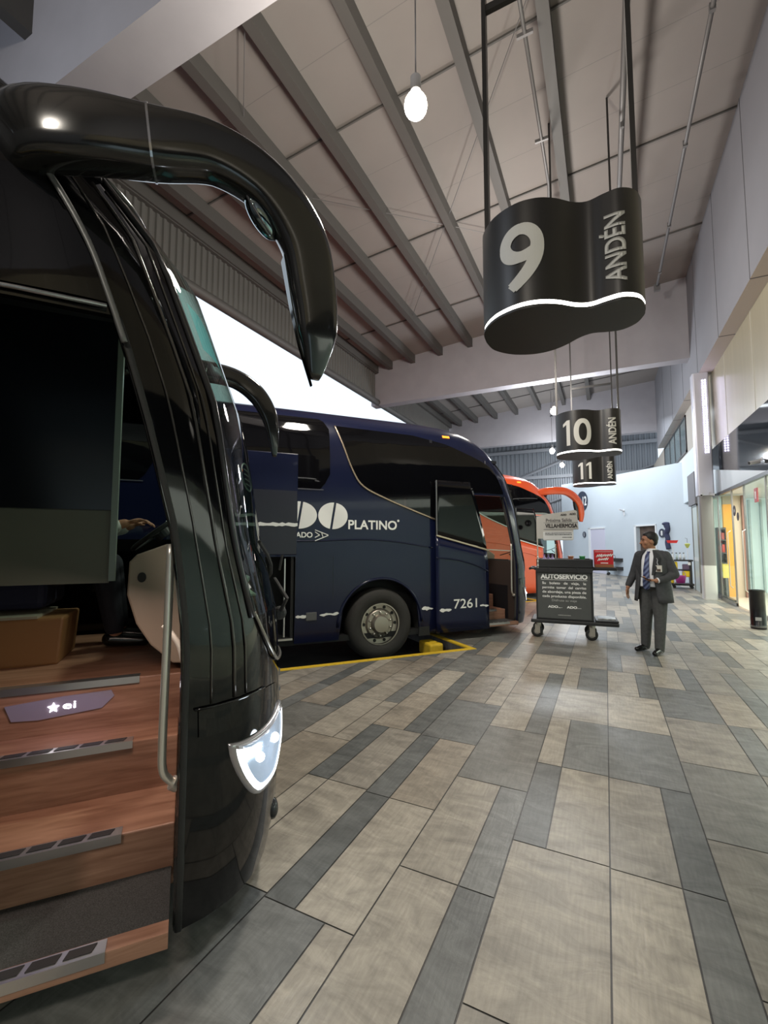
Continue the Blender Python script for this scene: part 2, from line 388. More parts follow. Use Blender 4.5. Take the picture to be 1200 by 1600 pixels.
# corrugated fascia on the open side
CORR = mat('corrugated_sheet', (.15, .145, .135), .55, .3)
def corr(P0, P1, z0, z1, pitch=.18, d=.035, zt=None):
    P0 = Vector(P0); P1 = Vector(P1); L_ = (P1 - P0).length; t = (P1 - P0).normalized(); nn = Vector((t.y, -t.x, 0))
    n = int(L_ / pitch); lo = []; hi = []
    for i in range(n):
        for f, dd in ((0, 0), (.35, 0), (.5, d), (.85, d)):
            p = P0 + t * ((i + f) * pitch) + nn * dd
            lo.append(Vector((p.x, p.y, z0))); hi.append(Vector((p.x, p.y, z1 if not zt else zt(p))))
    return MB().grid([lo, hi])
struct(corr((-8.72, -12, 0), (-8.72, 27.1, 0), 7.75, 9.25).build('wall_left', CORR))
m = MB(); m.cyl((-8.6, -12, 7.62), (-8.6, 27, 7.62), .13, n=14); struct(m.build('trim_4', PUR, smooth=True))
m = MB().box(-8.72, -8.6, -12, 16.85, 8.88, 9.0); struct(m.build('trim_5', PUR))
# far corrugated end wall, high
CORR2 = mat('corrugated_blue', (.14, .155, .175), .5, .2)
struct(corr((-16, 33, 0), (3.2, 33, 0), 3.5, 11, .3, .05).build('wall_back', CORR2))
m = MB()
for z in (6.1, 8.0): m.box(-16, 3.2, 32.75, 32.93, z, z + .22)
m.tube([(-10, 32.8, 4.5), (0, 32.8, 8.2)], .09, 4); m.tube([(-4, 32.8, 4.2), (3, 32.8, 6.6)], .06, 4)
struct(m.build('trim_6', mat('girt_grey', (.2, .21, .23), .6)))
# right wall, upper panels
WU = mat('wall_panel_grey', (.19, .19, .21), .7, noise=.03, nscale=1.5)
m = MB().box(2.6, 2.93, -12, 27.2, 6.55, 10.3); struct(m.build('wall_right', WU))
m = MB()
for y in (-6.0, -3.2, -.4, 2.4, 5.2, 8.0, 10.35, 13.0, 15.7, 18.4, 21.2, 24):
    m.box(2.594, 2.601, y - .012, y + .012, 6.55, 10.2); m.box(2.6, 2.93, y - .012, y + .012, 6.543, 6.551)
struct(m.build('trim_7', mat('joint_line', (.10, .10, .11), .7)))
struct(MB().box(2.6, 2.93, -12, 27.2, 6.548, 6.553).build('trim_8', mat('soffit_warm_lit', (.62, .56, .52), .6)))  # warm light on the soffit is put into its colour
# back strip of the facade beyond the column
WB = mat('white_blue_wall', (.66, .74, .80), .7, noise=.02, nscale=1)
struct(MB().box(2.9, 3.1, 17.4, 33, 3.2, 5.0).build('wall_right', WB))
struct(MB().box(2.9, 3.1, 16.4, 33, 5.0, 6.55).build('wall_right', mat('wall_beige', (.42, .39, .35), .7)))
m = MB(); m.box(2.86, 2.9, 20.2, 27, 5.05, 5.13); m.box(2.86, 2.9, 20.2, 27, 6.4, 6.48)
for y in (20.2, 21.6, 23.2, 24.8, 26.9): m.box(2.86, 2.9, y, y + .08, 5.05, 6.48)
w = m.build('window_1', mat('frame_dark', (.03, .03, .035), .4)); struct(w)
MB().box(2.885, 2.895, 20.2, 27, 5.1, 6.45).build('window_pane', mat('pane_grey', (.16, .2, .21), .12), w)
# glass facade
FX = 2.93
UPG = mat('facade_glass_reflection', (.30, .27, .19), .32, .0, noise=.10, nscale=1.2, stretch=(1, 2.2, .12))  # beige reflection painted into the colour of the upper glass
w = MB().box(FX, FX + .03, -8, 16.5, 4.37, 6.55).build('window_2', UPG); struct(w)
m = MB()
for y in (-5, -2.6, -.2, 2.2, 4.6, 7.0, 9.4, 11.8, 14.2): m.box(FX - .006, FX, y, y + .015, 4.37, 6.55)
m.build('glazing_bar', mat('bar_beige', (.5, .48, .42), .4), w)
BLG = mat('facade_glass_black', (.008, .010, .013), .06, .0, spec=.12, noise=.3, nscale=3)
m = MB().prism([(FX, -8, 3.0), (FX, 11.2, 3.0), (FX, 16.9, 3.87), (FX, 16.9, 4.37), (FX, -8, 4.37)], (.04, 0, 0))
w = m.build('window_3', BLG); struct(w)
LB = mat('header_light', (.60, .66, .70), .45)
struct(MB().prism([(FX, 11.2, 3.0), (FX, 17.4, 3.0), (FX, 17.4, 3.95), (FX, 16.9, 3.868)], (.05, 0, 0)).build('trim_9', LB))
struct(MB().box(FX - .03, FX + .05, -8, 17.4, 2.93, 3.01).build('trim_10', mat('rail_dark', (.05, .05, .055), .35, .5)))
CG = glass('clear_glass', (.90, .96, .95), .06, .03, .38)
def pane(name, y0, y1, x=FX, z0=.03, z1=2.92):
    p = MB().box(x, x + .012, y0, y1, z0, z1).build(name, CG); return struct(p)
pane('window_4', 5.2, 11.4); pane('window_5', -8, 5.15)
FRM = mat('door_frame_steel', (.30, .29, .28), .3, .8)
def sliding(n, y0, y1, x, hy):
    d = pane('door_%d' % n, y0, y1, x)
    m = MB(); m.box(x - .01, x + .025, y0, y0 + .04, .02, 2.92); m.box(x - .01, x + .025, y1 - .04, y1, .02, 2.92); m.box(x - .01, x + .025, y0, y1, .0, .09)
    m.build('door_frame', FRM, d)
    MB().tube([(x - .02, hy, .45), (x - .08, hy, .5), (x - .08, hy, 1.85), (x - .02, hy, 1.9)], .011, 8).build('door_handle', CHROME, d, smooth=True)
    return d
sliding(1, 11.45, 13.1, FX, 13.0); door_two = sliding(2, 14.0, 15.6, FX - .04, 14.2)
pane('window_6', 15.6, 17.3)
struct(MB().box(FX - .03, FX + .05, 14.4, 17.3, 0, .12).build('baseboard_right', mat('rail_dark')))
# dots on glass
MB_ = MB()
for (y, z, rr) in ((13.75, 2.38, .13), (13.45, 2.22, .10)):
    m = MB(); m.prism([(FX - .055, y + rr * cos(t), z + rr * sin(t)) for t in [2 * pi * k / 24 for k in range(24)]], (.006, 0, 0))
    o = m.build('door_roundel', mat('brown_disc', (.035, .015, .012), .4), door_two)
    if rr > .12: text('lettering', '14', flat((FX - .057, y + .07, z - .05), (0, -1, 0)), .14, .1, WHITE, o)
m = MB().box(FX - .03, FX - .005, 11.95, 12.15, 2.45, 2.75); o = tag(m.build('notice_plate', mat('dull_red', (.5, .12, .13), .5), bevel=.005), 'small red notice plate high on the glass shop front', 'sign')
MB().box(FX - .033, FX - .03, 12.02, 12.08, 2.52, 2.68).build('pictogram', WHITE, o)
# shop interior
SI = mat('shop_wall_glow', (.62, .72, .70), .7, emit=(.7, .9, .88), es=.22)  # mild glow added to brighten the shop walls
struct(MB().box(2.95, 8, -8, 18.5, 3.05, 3.12).build('ceiling', mat('shop_ceiling', (.7, .7, .68), .8)))
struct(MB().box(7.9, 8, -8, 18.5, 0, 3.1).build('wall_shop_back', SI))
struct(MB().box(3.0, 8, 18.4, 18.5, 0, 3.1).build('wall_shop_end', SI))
struct(MB().box(2.99, 8, -8, 18.4, -.03, .001).build('floor', mat('shop_floor', (.55, .5, .4), .35)))
OR = mat('orange_wall_glow', (.80, .36, .04), .6, emit=(1, .45, .06), es=.35)  # warm interior light put in as emission, the wall is no lamp
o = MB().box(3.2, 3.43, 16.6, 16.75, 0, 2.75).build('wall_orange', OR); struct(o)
struct(MB().box(3.43, 3.64, 16.62, 16.75, 0, 3.0).box(3.2, 3.43, 16.62, 16.75, 2.75, 3.0).build('wall_shop_partition', mat('shop_beige', (.50, .44, .33), .6)))
struct(MB().box(3.64, 3.70, 16.55, 16.75, 0, 3.0).build('trim_13', mat('brown_post', (.22, .12, .09), .5)))
m = MB()
for k, x in enumerate((3.95, 4.2, 4.5, 4.85, 5.2)): m.box(x, x + .05, 18.3, 18.4, 0, 3.0)
struct(m.build('trim_14', mat('mint_post', (.45, .55, .55), .5)))
t = empty('display_shelf', (2.99, 16.35, 0), 0, 'dark narrow display shelf with snack packets behind the shop glass', 'shelf')
MB().box(0, .21, .30, .33, 0, 2.05).box(0, .02, 0, .30, 0, 2.05).box(.19, .21, 0, .30, 0, 2.05).build('shelf_frame', GREYPL, t)
for z in (.15, .98, 1.28, 1.66, 2.0): MB().box(.02, .19, 0, .30, z, z + .03).build('shelf_board', GREYPL, t)
cols = [(.7, .05, .04), (.75, .08, .06), (.6, .12, .10), (.5, .1, .1)]
for zi, z in enumerate((1.312, 1.692)):
    for k in range(2):
        o = MB().box(3.02 + k * .08, 3.085 + k * .08, 16.39, 16.5, z, z + .2 + .04 * ((k + zi) % 2)).build('snack_packet', mat('packet_%d' % ((k + zi) % 4), cols[(k + zi) % 4], .5), bevel=.008)
        tag(o, 'red snack packet on the dark display shelf in the shop', 'packet', 'snack packets on the shop shelf')
o = MB().box(-.09, .09, -.01, .01, .58, .98).build('price_board', mat('yellow_card', (.85, .65, .12), .5), bevel=.004); tag(o, 'yellow price board on a stand inside the glass door', 'board'); o.location = (3.10, 16.1, 0)
MB().box(-.02, .02, -.008, .008, .01, .58).box(-.09, .09, -.06, .06, 0, .01).build('board_stand', GREYPL, o)
# column
CM = mat('column_metal', (.27, .255, .25), .28, .35)
def rrect(cx, cy, a, b_, r, n=6):
    P = []
    for (sx, sy, a0) in ((1, 1, 0), (-1, 1, 90), (-1, -1, 180), (1, -1, 270)):
        for k in range(n + 1):
            t = R(a0 + 90 * k / n); P.append((cx + sx * (a - r) + r * cos(t), cy + sy * (b_ - r) + r * sin(t)))
    return P
c0 = (2.63, 15.75)
def colpart(name, a, r, z0, z1, m, parent=None):
    q = MB(); P = rrect(*c0, a, a, r); q.grid([[Vector((x, y, z)) for x, y in P] for z in (z0, z1)], True)
    q.add([Vector((x, y, z1)) for x, y in P], [tuple(range(len(P)))]); q.add([Vector((x, y, z0)) for x, y in P], [tuple(range(len(P)))])
    return q.build(name, m, parent, smooth=True, auto=35)
cl = colpart('column', .165, .05, 0, 3.0, CM); struct(cl)
colpart('base_band', .168, .05, 0, .95, mat('band_light', (.75, .74, .72), .35, .5), cl)
colpart('upper_casing', .2, .05, 2.95, 6.55, mat('casing_light', (.62, .62, .70), .35, .4), cl)
LED = mat('led_violet', (1, 1, 1), .5, emit=(.72, .68, 1.0), es=14)
m = MB()
for i in range(30):
    z = 4.2 + i * (6.3 - 4.2) / 29
    for dx in (-.03, .035):
        m.box(c0[0] + .07 + dx - .013, c0[0] + .07 + dx + .013, c0[1] - .212, c0[1] - .2, z - .022, z + .022)
m.build('led_strip', LED, cl)
def camera_unit(loc, d, lab, s=1.):
    t = empty('security_camera', loc, d, lab, 'camera')
    wm = mat('camera_white', (.6, .6, .62), .4)
    MB().box(-.03 * s, .03 * s, 0, .03 * s, -.04 * s, .04 * s).build('bracket', wm, t)
    MB().tube([(0, -.005 * s, 0), (0, -.09 * s, -.04 * s)], .014 * s, 6).build('arm', wm, t)
    MB().cyl((0, -.04 * s, -.05 * s), (0, -.26 * s, -.09 * s), .045 * s).build('housing', wm, t, smooth=True, auto=40)
    MB().cyl((0, -.26 * s, -.09 * s), (0, -.265 * s, -.091 * s), .036 * s).build('lens', RUBBER, t)
camera_unit((2.53, 15.53, 3.0), R(-15), 'small security camera at the foot of the lit column casing, left one of the pair', .7)
camera_unit((2.72, 15.53, 3.0), R(30), 'small security camera at the foot of the lit column casing, right one of the pair', .7)
camera_unit((2.92, 11.6, 3.3), R(-70), 'white security camera on the black glass above the shop doors', .9)
# panel and door beyond the column
struct(MB().box(2.62, 2.9, 17.3, 18.6, 2.85, 3.9).build('trim_11', WU))
m = MB(); m.box(2.66, 2.72, 18.3, 18.36, 0, 2.85); m.box(2.66, 2.72, 17.35, 17.41, 0, 2.85); m.box(2.66, 2.72, 17.35, 18.36, 2.79, 2.85)
d = m.build('door_3', FRM); struct(d)
MB().box(2.68, 2.69, 17.41, 18.3, .02, 2.79).build('door_pane', mat('pale_pane', (.55, .62, .6), .3), d)
MB().box(2.672, 2.68, 17.41, 18.3, 1.0, 1.12).build('band', mat('frost', (.7, .72, .7), .5), d)

# diagonal white end wall with two doors
EA = Vector((2.912, 21.67, 0)); ea = R(-31.33); EU = Vector((sin(ea), cos(ea), 0)); EN = Vector((-cos(ea), sin(ea), 0))  # EN faces away? fixed below
if EN.dot(-EA) < 0: EN = -EN
def ew(s, d, z): return EA + EU * s + EN * d + Vector((0, 0, z))
WW = mat('end_wall_white', (.55, .62, .68), .75, noise=.03, nscale=.8)
m = MB()
def ewpanel(m, s0, s1, z0, z1a, z1b=None, d=-.2, d1=0):
    z1b = z1a if z1b is None else z1b
    m.add([ew(s0, d1, z0), ew(s1, d1, z0), ew(s1, d1, z1b), ew(s0, d1, z1a), ew(s0, d, z0), ew(s1, d, z0), ew(s1, d, z1b), ew(s0, d, z1a)],
          [(0, 1, 2, 3), (4, 7, 6, 5), (0, 4, 5, 1), (1, 5, 6, 2), (2, 6, 7, 3), (3, 7, 4, 0)])
ewpanel(m, -1.2, 1.75, 0, 2.38); ewpanel(m, 3.06, 10.25, 0, 2.38); ewpanel(m, -1.2, 10.25, 2.38, 4.85, 5.3)
struct(m.build('wall_end', WW, weld=False))
m = MB(); ewpanel(m, 1.75, 3.06, 0, 2.38, d=-.22, d1=-.18); struct(m.build('door_4', mat('doorway_brown', (.10, .07, .055), .6, noise=.5, nscale=2.5)))
fr = MB()
for (a, b2) in ((1.68, 1.75), (3.06, 3.2)): ewpanel(fr, a, b2, 0, 2.44, d=-.01, d1=.03)
ewpanel(fr, 1.68, 3.2, 2.38, 2.45, d=-.01, d1=.03)
struct(fr.build('trim_12', mat('jamb_white', (.75, .78, .8), .5)))
m = MB(); ewpanel(m, 5.62, 7.1, 0, 2.38, d=0, d1=.02); d5 = struct(m.build('door_5', mat('door_lilac', (.60, .60, .72), .6)))
fr = MB()
ewpanel(fr, 6.98, 7.18, 0, 2.46, d=0, d1=.05); ewpanel(fr, 5.6, 7.18, 2.38, 2.46, d=0, d1=.05)
fr.build('door_frame', mat('jamb_white'), d5)
NAVY = mat('disc_navy', (.035, .045, .075), .5)
def disc(s, z, r, lab, txt, tw, th, nm):
    o = MB().prism([ew(s + r * cos(t), .02, z + r * sin(t)) for t in [2 * pi * k / 32 for k in range(32)]], EN * .02).build(nm, NAVY)
    tag(o, lab, 'sign'); text('lettering', txt, lambda x, y: ew(s + tw / 2 - x, .043, z - th / 2 + y), tw, th, WHITE, o, bold=.03)
    return o
disc(7.75, 4.02, .58, 'large round navy sign reading A12 on the white end wall', 'A 12', .95, .5, 'bay_sign')
disc(7.63, 2.1, .17, 'small dark round sign left of the lilac door on the end wall', 'i', .03, .2, 'round_sign')
disc(1.32, 2.03, .19, 'small dark round sign right of the brown doorway on the end wall', '8', .1, .2, 'round_sign')
t = empty('wall_camera', ew(3.94, .02, 3.2), 0, 'small grey camera high on the middle of the white end wall', 'camera')
MB().ball((0, 0, 0), .07).build('housing', mat('camera_white'), t, smooth=True); MB().tube([(0, 0, 0), (-.2, -.15, .06)], .035).build('lens_tube', mat('camera_white'), t)
MB().tube([(0, 0, 0), (.03, -.05, -.25)], .03).build('arm', mat('camera_white'), t)
struct(MB().box(-13, -3.2, 28.6, 28.8, 0, 4.6).build('wall_back', mat('far_grey_wall', (.24, .26, .29), .8)))

# ------------------------------------------------------------------ hanging platform signs
def sign_outline():
    P = []
    # figure-of-eight plan: big lobe centred (-.38,0) radius .42, small lobe centred (.10,0) radius .26
    def f(t):
        d = Vector((cos(t), sin(t)))
        return d
    front = [(-.80, 0), (-.775, -.17), (-.66, -.32), (-.50, -.395), (-.36, -.39), (-.24, -.33), (-.13, -.235), (-.04, -.20), (.06, -.225), (.16, -.235), (.25, -.17), (.292, -.06), (.295, 0)]
    fr = catmull([(x, y, 0) for x, y in front], 5)
    bk = [Vector((p.x, -p.y, 0)) for p in fr[::-1]][1:-1]
    return fr, fr + bk
FR, OUT = sign_outline()
SB = mat('sign_graphite', (.026, .024, .023), .38, .15, noise=.25, nscale=1.5, stretch=(3, 1, .2))
GLOW = mat('sign_glow', (1, 1, 1), .5, emit=(1, .97, .9), es=5)
arc = [0]
for a, b2 in zip(FR, FR[1:]): arc.append(arc[-1] + (b2 - a).length)
def on_front(sx):
    for i in range(len(arc) - 1):
        if sx <= arc[i + 1] or i == len(arc) - 2:
            t = (sx - arc[i]) / (arc[i + 1] - arc[i]); p = FR[i].lerp(FR[i + 1], t); d = (FR[i + 1] - FR[i]).normalized()
            return p + Vector((d.y, -d.x, 0)) * .005
def arc_at_x(x):
    for i in range(len(FR) - 1):
        if FR[i + 1].x >= x > FR[i].x - 1e-6: return arc[i] + (arc[i + 1] - arc[i]) * (x - FR[i].x) / (FR[i + 1].x - FR[i].x)
def hanging_sign(num, x, y, z0, lab):
    t = empty('platform_sign', (x, y, z0), 0, lab, 'sign')
    hh = .76
    m = MB(); m.grid([[Vector((p.x, p.y, z)) for p in OUT] for z in (.035, .2, .5, hh)], True)
    m.add([(p.x, p.y, hh) for p in OUT], [tuple(range(len(OUT)))])
    m.build('drum', SB, t, smooth=True, auto=40)
    k = .992
    m = MB(); m.grid([[Vector((p.x * k, p.y * k, z)) for p in OUT] for z in (.006, .036)], True); m.build('light_band', GLOW, t)
    m = MB(); m.grid([[Vector((p.x, p.y, z)) for p in OUT] for z in (-.012, .006)], True)
    m.add([(p.x, p.y, -.012) for p in OUT], [tuple(range(len(OUT)))]); m.add([(p.x, p.y, .006) for p in OUT], [tuple(range(len(OUT)))])
    m.build('bottom_plate', mat('sign_bottom', (.022, .02, .018), .5), t)
    xa = -.60 if len(num) == 1 else -.62; wd = .29 if len(num) == 1 else .42
    a0 = arc_at_x(xa)
    for ch, o0, w0 in {'9': [('9', 0, .29)], '10': [('1', 0, .10), ('0', .17, .29)], '11': [('1', .02, .10), ('1', .23, .10)]}[num]:
        if ch == '1':
            Q = [(.035, 0), (w0, 0), (w0, .46), (.045, .46), (-.03, .40), (-.03, .345), (.035, .385)]
            MB().prism([on_front(a0 + o0 + u) + Vector((0, 0, .13 + v)) for u, v in Q], (0, -.002, 0)).build('digit', SIGNW, t); continue
        text('digit', ch, lambda u, v: on_front(a0 + o0 + u) + Vector((0, 0, .13 + v)), w0, .46, SIGNW, t, bold=.02, cuts=12)
    a1 = arc_at_x(.03 if len(num) == 1 else .06)
    V, F = textmesh('ANDÉN', .47, .15, .015, 1, vcuts=8)
    # rotated 90 degrees, reads upward
    bm_ = MB()
    for k, (dx, dy) in enumerate(((.004, .004), (-.004, .004), (.004, -.004), (-.004, -.004))): bm_.add([on_front(a1 + .15 - v + dx) + Vector((0, -k * 2.5e-4, .12 + u + dy)) for u, v in V], F); bm_.build('word_platform', SIGNW, t)
    ztop = zc(x) - z0
    for px in (-.775, .262):
        MB().box(px - .017, px + .017, -.03, .03, hh - .02, ztop).build('hanging_pole', mat('pole_dark', (.05, .048, .047), .3, .6), t)
    MB().box(-.775, .262, -.02, .02, 5.98 - z0, 6.04 - z0).build('cross_bar', mat('pole_dark'), t)
    return t
hanging_sign('9', 0, 3.47, 3.17, 'large dark double-drum sign with number 9 hanging nearest the camera')
hanging_sign('10', .02, 8.98, 3.19, 'dark double-drum sign with number 10 hanging behind the number 9 sign')
hanging_sign('11', .02, 13.75, 3.2, 'small distant dark sign with number 11 seen below the number 10 sign')

# ------------------------------------------------------------------ high-bay lamps
BULB = mat('bulb_glow', (1, 1, 1), .5, emit=(1, .90, .72), es=45)
def lamp(x, y, z, lab, power, warm=(1, .93, .82), seen=True):
    t = empty('ceiling_lamp', (x, y, z), 0, lab, 'lamp')
    MB().ball((0, 0, 0), .13, 16, 10, (1, 1, 1.1)).build('bulb', BULB, t, smooth=True)
    MB().cyl((0, 0, .17), (0, 0, .34), .06).build('socket', GREYPL, t)
    MB().cyl((0, 0, .34), (0, 0, zc(x) - z), .009, n=6).build('cord', GREYPL, t)
    MB().ball((0, 0, 1.9), .07).build('junction_box', GREYPL, t)
    l = bpy.data.lights.new('lamp_light', 'POINT'); l.energy = power; l.color = warm; l.shadow_soft_size = .3
    o = bpy.data.objects.new('lamp_light', l); col.objects.link(o); o.location = (0, 0, -.35); o.parent = t
lamp(-1.77, 4.41, 6.5, 'glowing high-bay lamp hanging closest, above and left of the number 9 sign', 620)
lamp(-1.6, 17.9, 6.6, 'glowing high-bay lamp hanging left of the number 10 sign', 700, (.9, .95, 1))
lamp(-2.4, 25.2, 6.5, 'glowing high-bay lamp above the orange bus roof', 420, (.9, .95, 1))
lamp(-2.3, 30.0, 6.5, 'farthest small glowing lamp left of the number 11 sign', 380, (.9, .95, 1))
def plight(kind, loc, e, c=(1, 1, 1), size=1., rot=None, sy=None):
    l = bpy.data.lights.new('light', kind); l.energy = e; l.color = c
    if kind == 'AREA':
        l.size = size
        if sy: l.shape = 'RECTANGLE'; l.size_y = sy
    else: l.shadow_soft_size = size
    o = bpy.data.objects.new('light', l); col.objects.link(o); o.location = loc
    if rot: o.rotation_euler = rot
    return o
plight('POINT', (-.6, -5.5, 6.5), 700, (1, .92, .8), .35)
plight('POINT', (-1.4, 10.6, 6.6), 500, (1, .95, .88), .35)
plight('POINT', (-6.0, -1.5, 7.0), 260, (.8, .88, 1), .4)
plight('AREA', (5.0, 12.5, 2.95), 520, (1, .95, .85), 3, (0, 0, 0), 7)
plight('AREA', (5.4, 2.0, 2.95), 220, (1, .95, .85), 3, (0, 0, 0), 8)
plight('AREA', (.3, 23.0, 7.2), 230, (.85, .93, 1), 3.5, (R(12), 0, 0), 3.5)

# ------------------------------------------------------------------ buses
EE, PP = .8, 3.5
SFT = [(.1, 3.08), (.2, 3.13), (.64, 3.15), (1.2, 3.13), (1.56, 3.04), (2.13, 2.95), (2.75, 2.72), (3.23, 2.33), (3.45, 2.05), (3.56, 1.8), (3.64, 1.5), (3.7, 1.1), (3.74, .6), (3.76, 0)]
HWT = [(.1, 1.24), (.4, 1.272), (.6, 1.275), (2.5, 1.275), (2.9, 1.262), (3.2, 1.22), (3.4, 1.15), (3.5, 1.08), (3.58, .97), (3.64, .85), (3.7, .65), (3.74, .4), (3.76, .02)]
SOT = [(0, 2.65), (1.2, 2.65), (1.6, 2.6), (2.0, 2.5), (2.35, 2.4), (2.6, 2.3), (3.2, 2.0), (3.5, 1.6)]
def Lc(s, D, z): return Vector((s, -D, z))
def yh(s, z):
    sf = interp(SFT, z); x = max(0, (s - (sf - EE)) / EE)
    return interp(HWT, z) * max(0, 1 - min(1, x) ** PP) ** (1 / PP)
def side(s, z, off=0., left=False):
    d = yh(s, z) + off
    return Lc(s, -1.275 - d if left else -1.275 + d, z)
def fsurf(z, th, off=0., left=False):
    t = R(th); s = interp(SFT, z) - EE + EE * max(sin(t), 0) ** (2 / PP); y = interp(HWT, z) * max(cos(t), 0) ** (2 / PP)
    # outward offset along superellipse normal
    nx, ny = max(sin(t), 0) ** (2 - 2 / PP) / EE, max(cos(t), 0) ** (2 - 2 / PP) / 1.27; k = math.hypot(nx, ny)
    s += off * nx / k; y += off * ny / k
    return Lc(s, -1.275 - y if left else -1.275 + y, z)
def th0(z, s):
    sf = interp(SFT, z); x = min(.98, max(0, (s - (sf - EE)) / EE)); return math.degrees(math.asin(x ** (PP / 2)))
def patch(name, m, parent, s0, s1, lo, hi, off=.006, n=24, rows=3, left=False, lead=None, solid=0):
    """strip on the bus side between the curves lo(s) and hi(s)"""
    lo = lo if callable(lo) else (lambda s, v=lo: v); hi = hi if callable(hi) else (lambda s, v=hi: v)
    g = []
    for r in range(rows + 1):
        row = []
        for k in range(n + 1):
            s = s0 + (s1 - s0) * k / n; z = lo(s) + (hi(s) - lo(s)) * r / rows
            row.append(side(s, z, off, left))
        g.append(row)
    return MB().grid(g).build(name, m, parent, smooth=True, solid=solid)
def tabf(t): return lambda s: interp(t, s)
def ragged(name, s0, s1, z, h, parent, off=.008, seed=1, m=None, dx=0):
    rn = random.Random(seed); n = max(6, int((s1 - s0) / .03)); lo = []; hi = []; a = 0; b2 = 0
    for k in range(n + 1):
        s = s0 + (s1 - s0) * k / n; a = .6 * a + rn.uniform(-1, 1) * h * .3; b2 = .6 * b2 + rn.uniform(-1, 1) * h * .3
        e = .3 if k in (0, n) else 1
        lo.append(side(s, z - h / 2 * e + a, off)); hi.append(side(s, z + h / 2 * e + b2, off))
    return MB().grid([lo, hi]).build(name, m or WHITE, parent)

Zs = [.15, .3, .45, .6, .78, .95, 1.1, 1.25, 1.38, 1.6, 1.8, 2.0, 2.2, 2.4, 2.6, 2.75, 2.9, 3.05, 3.2, 3.3, 3.4, 3.5, 3.58, 3.64, 3.69, 3.73, 3.76]
ACOL = [-9, -7.5, -6, -4.5, -3.0, -2.2, -1.34, -1.0, -.80, -.69] + [-.68 + 1.36 * k / 24 for k in range(25)] + [.69, .85, 1.1, 1.35, 1.55]
DARKIN = mat('luggage_black', (.006, .006, .007), .7)

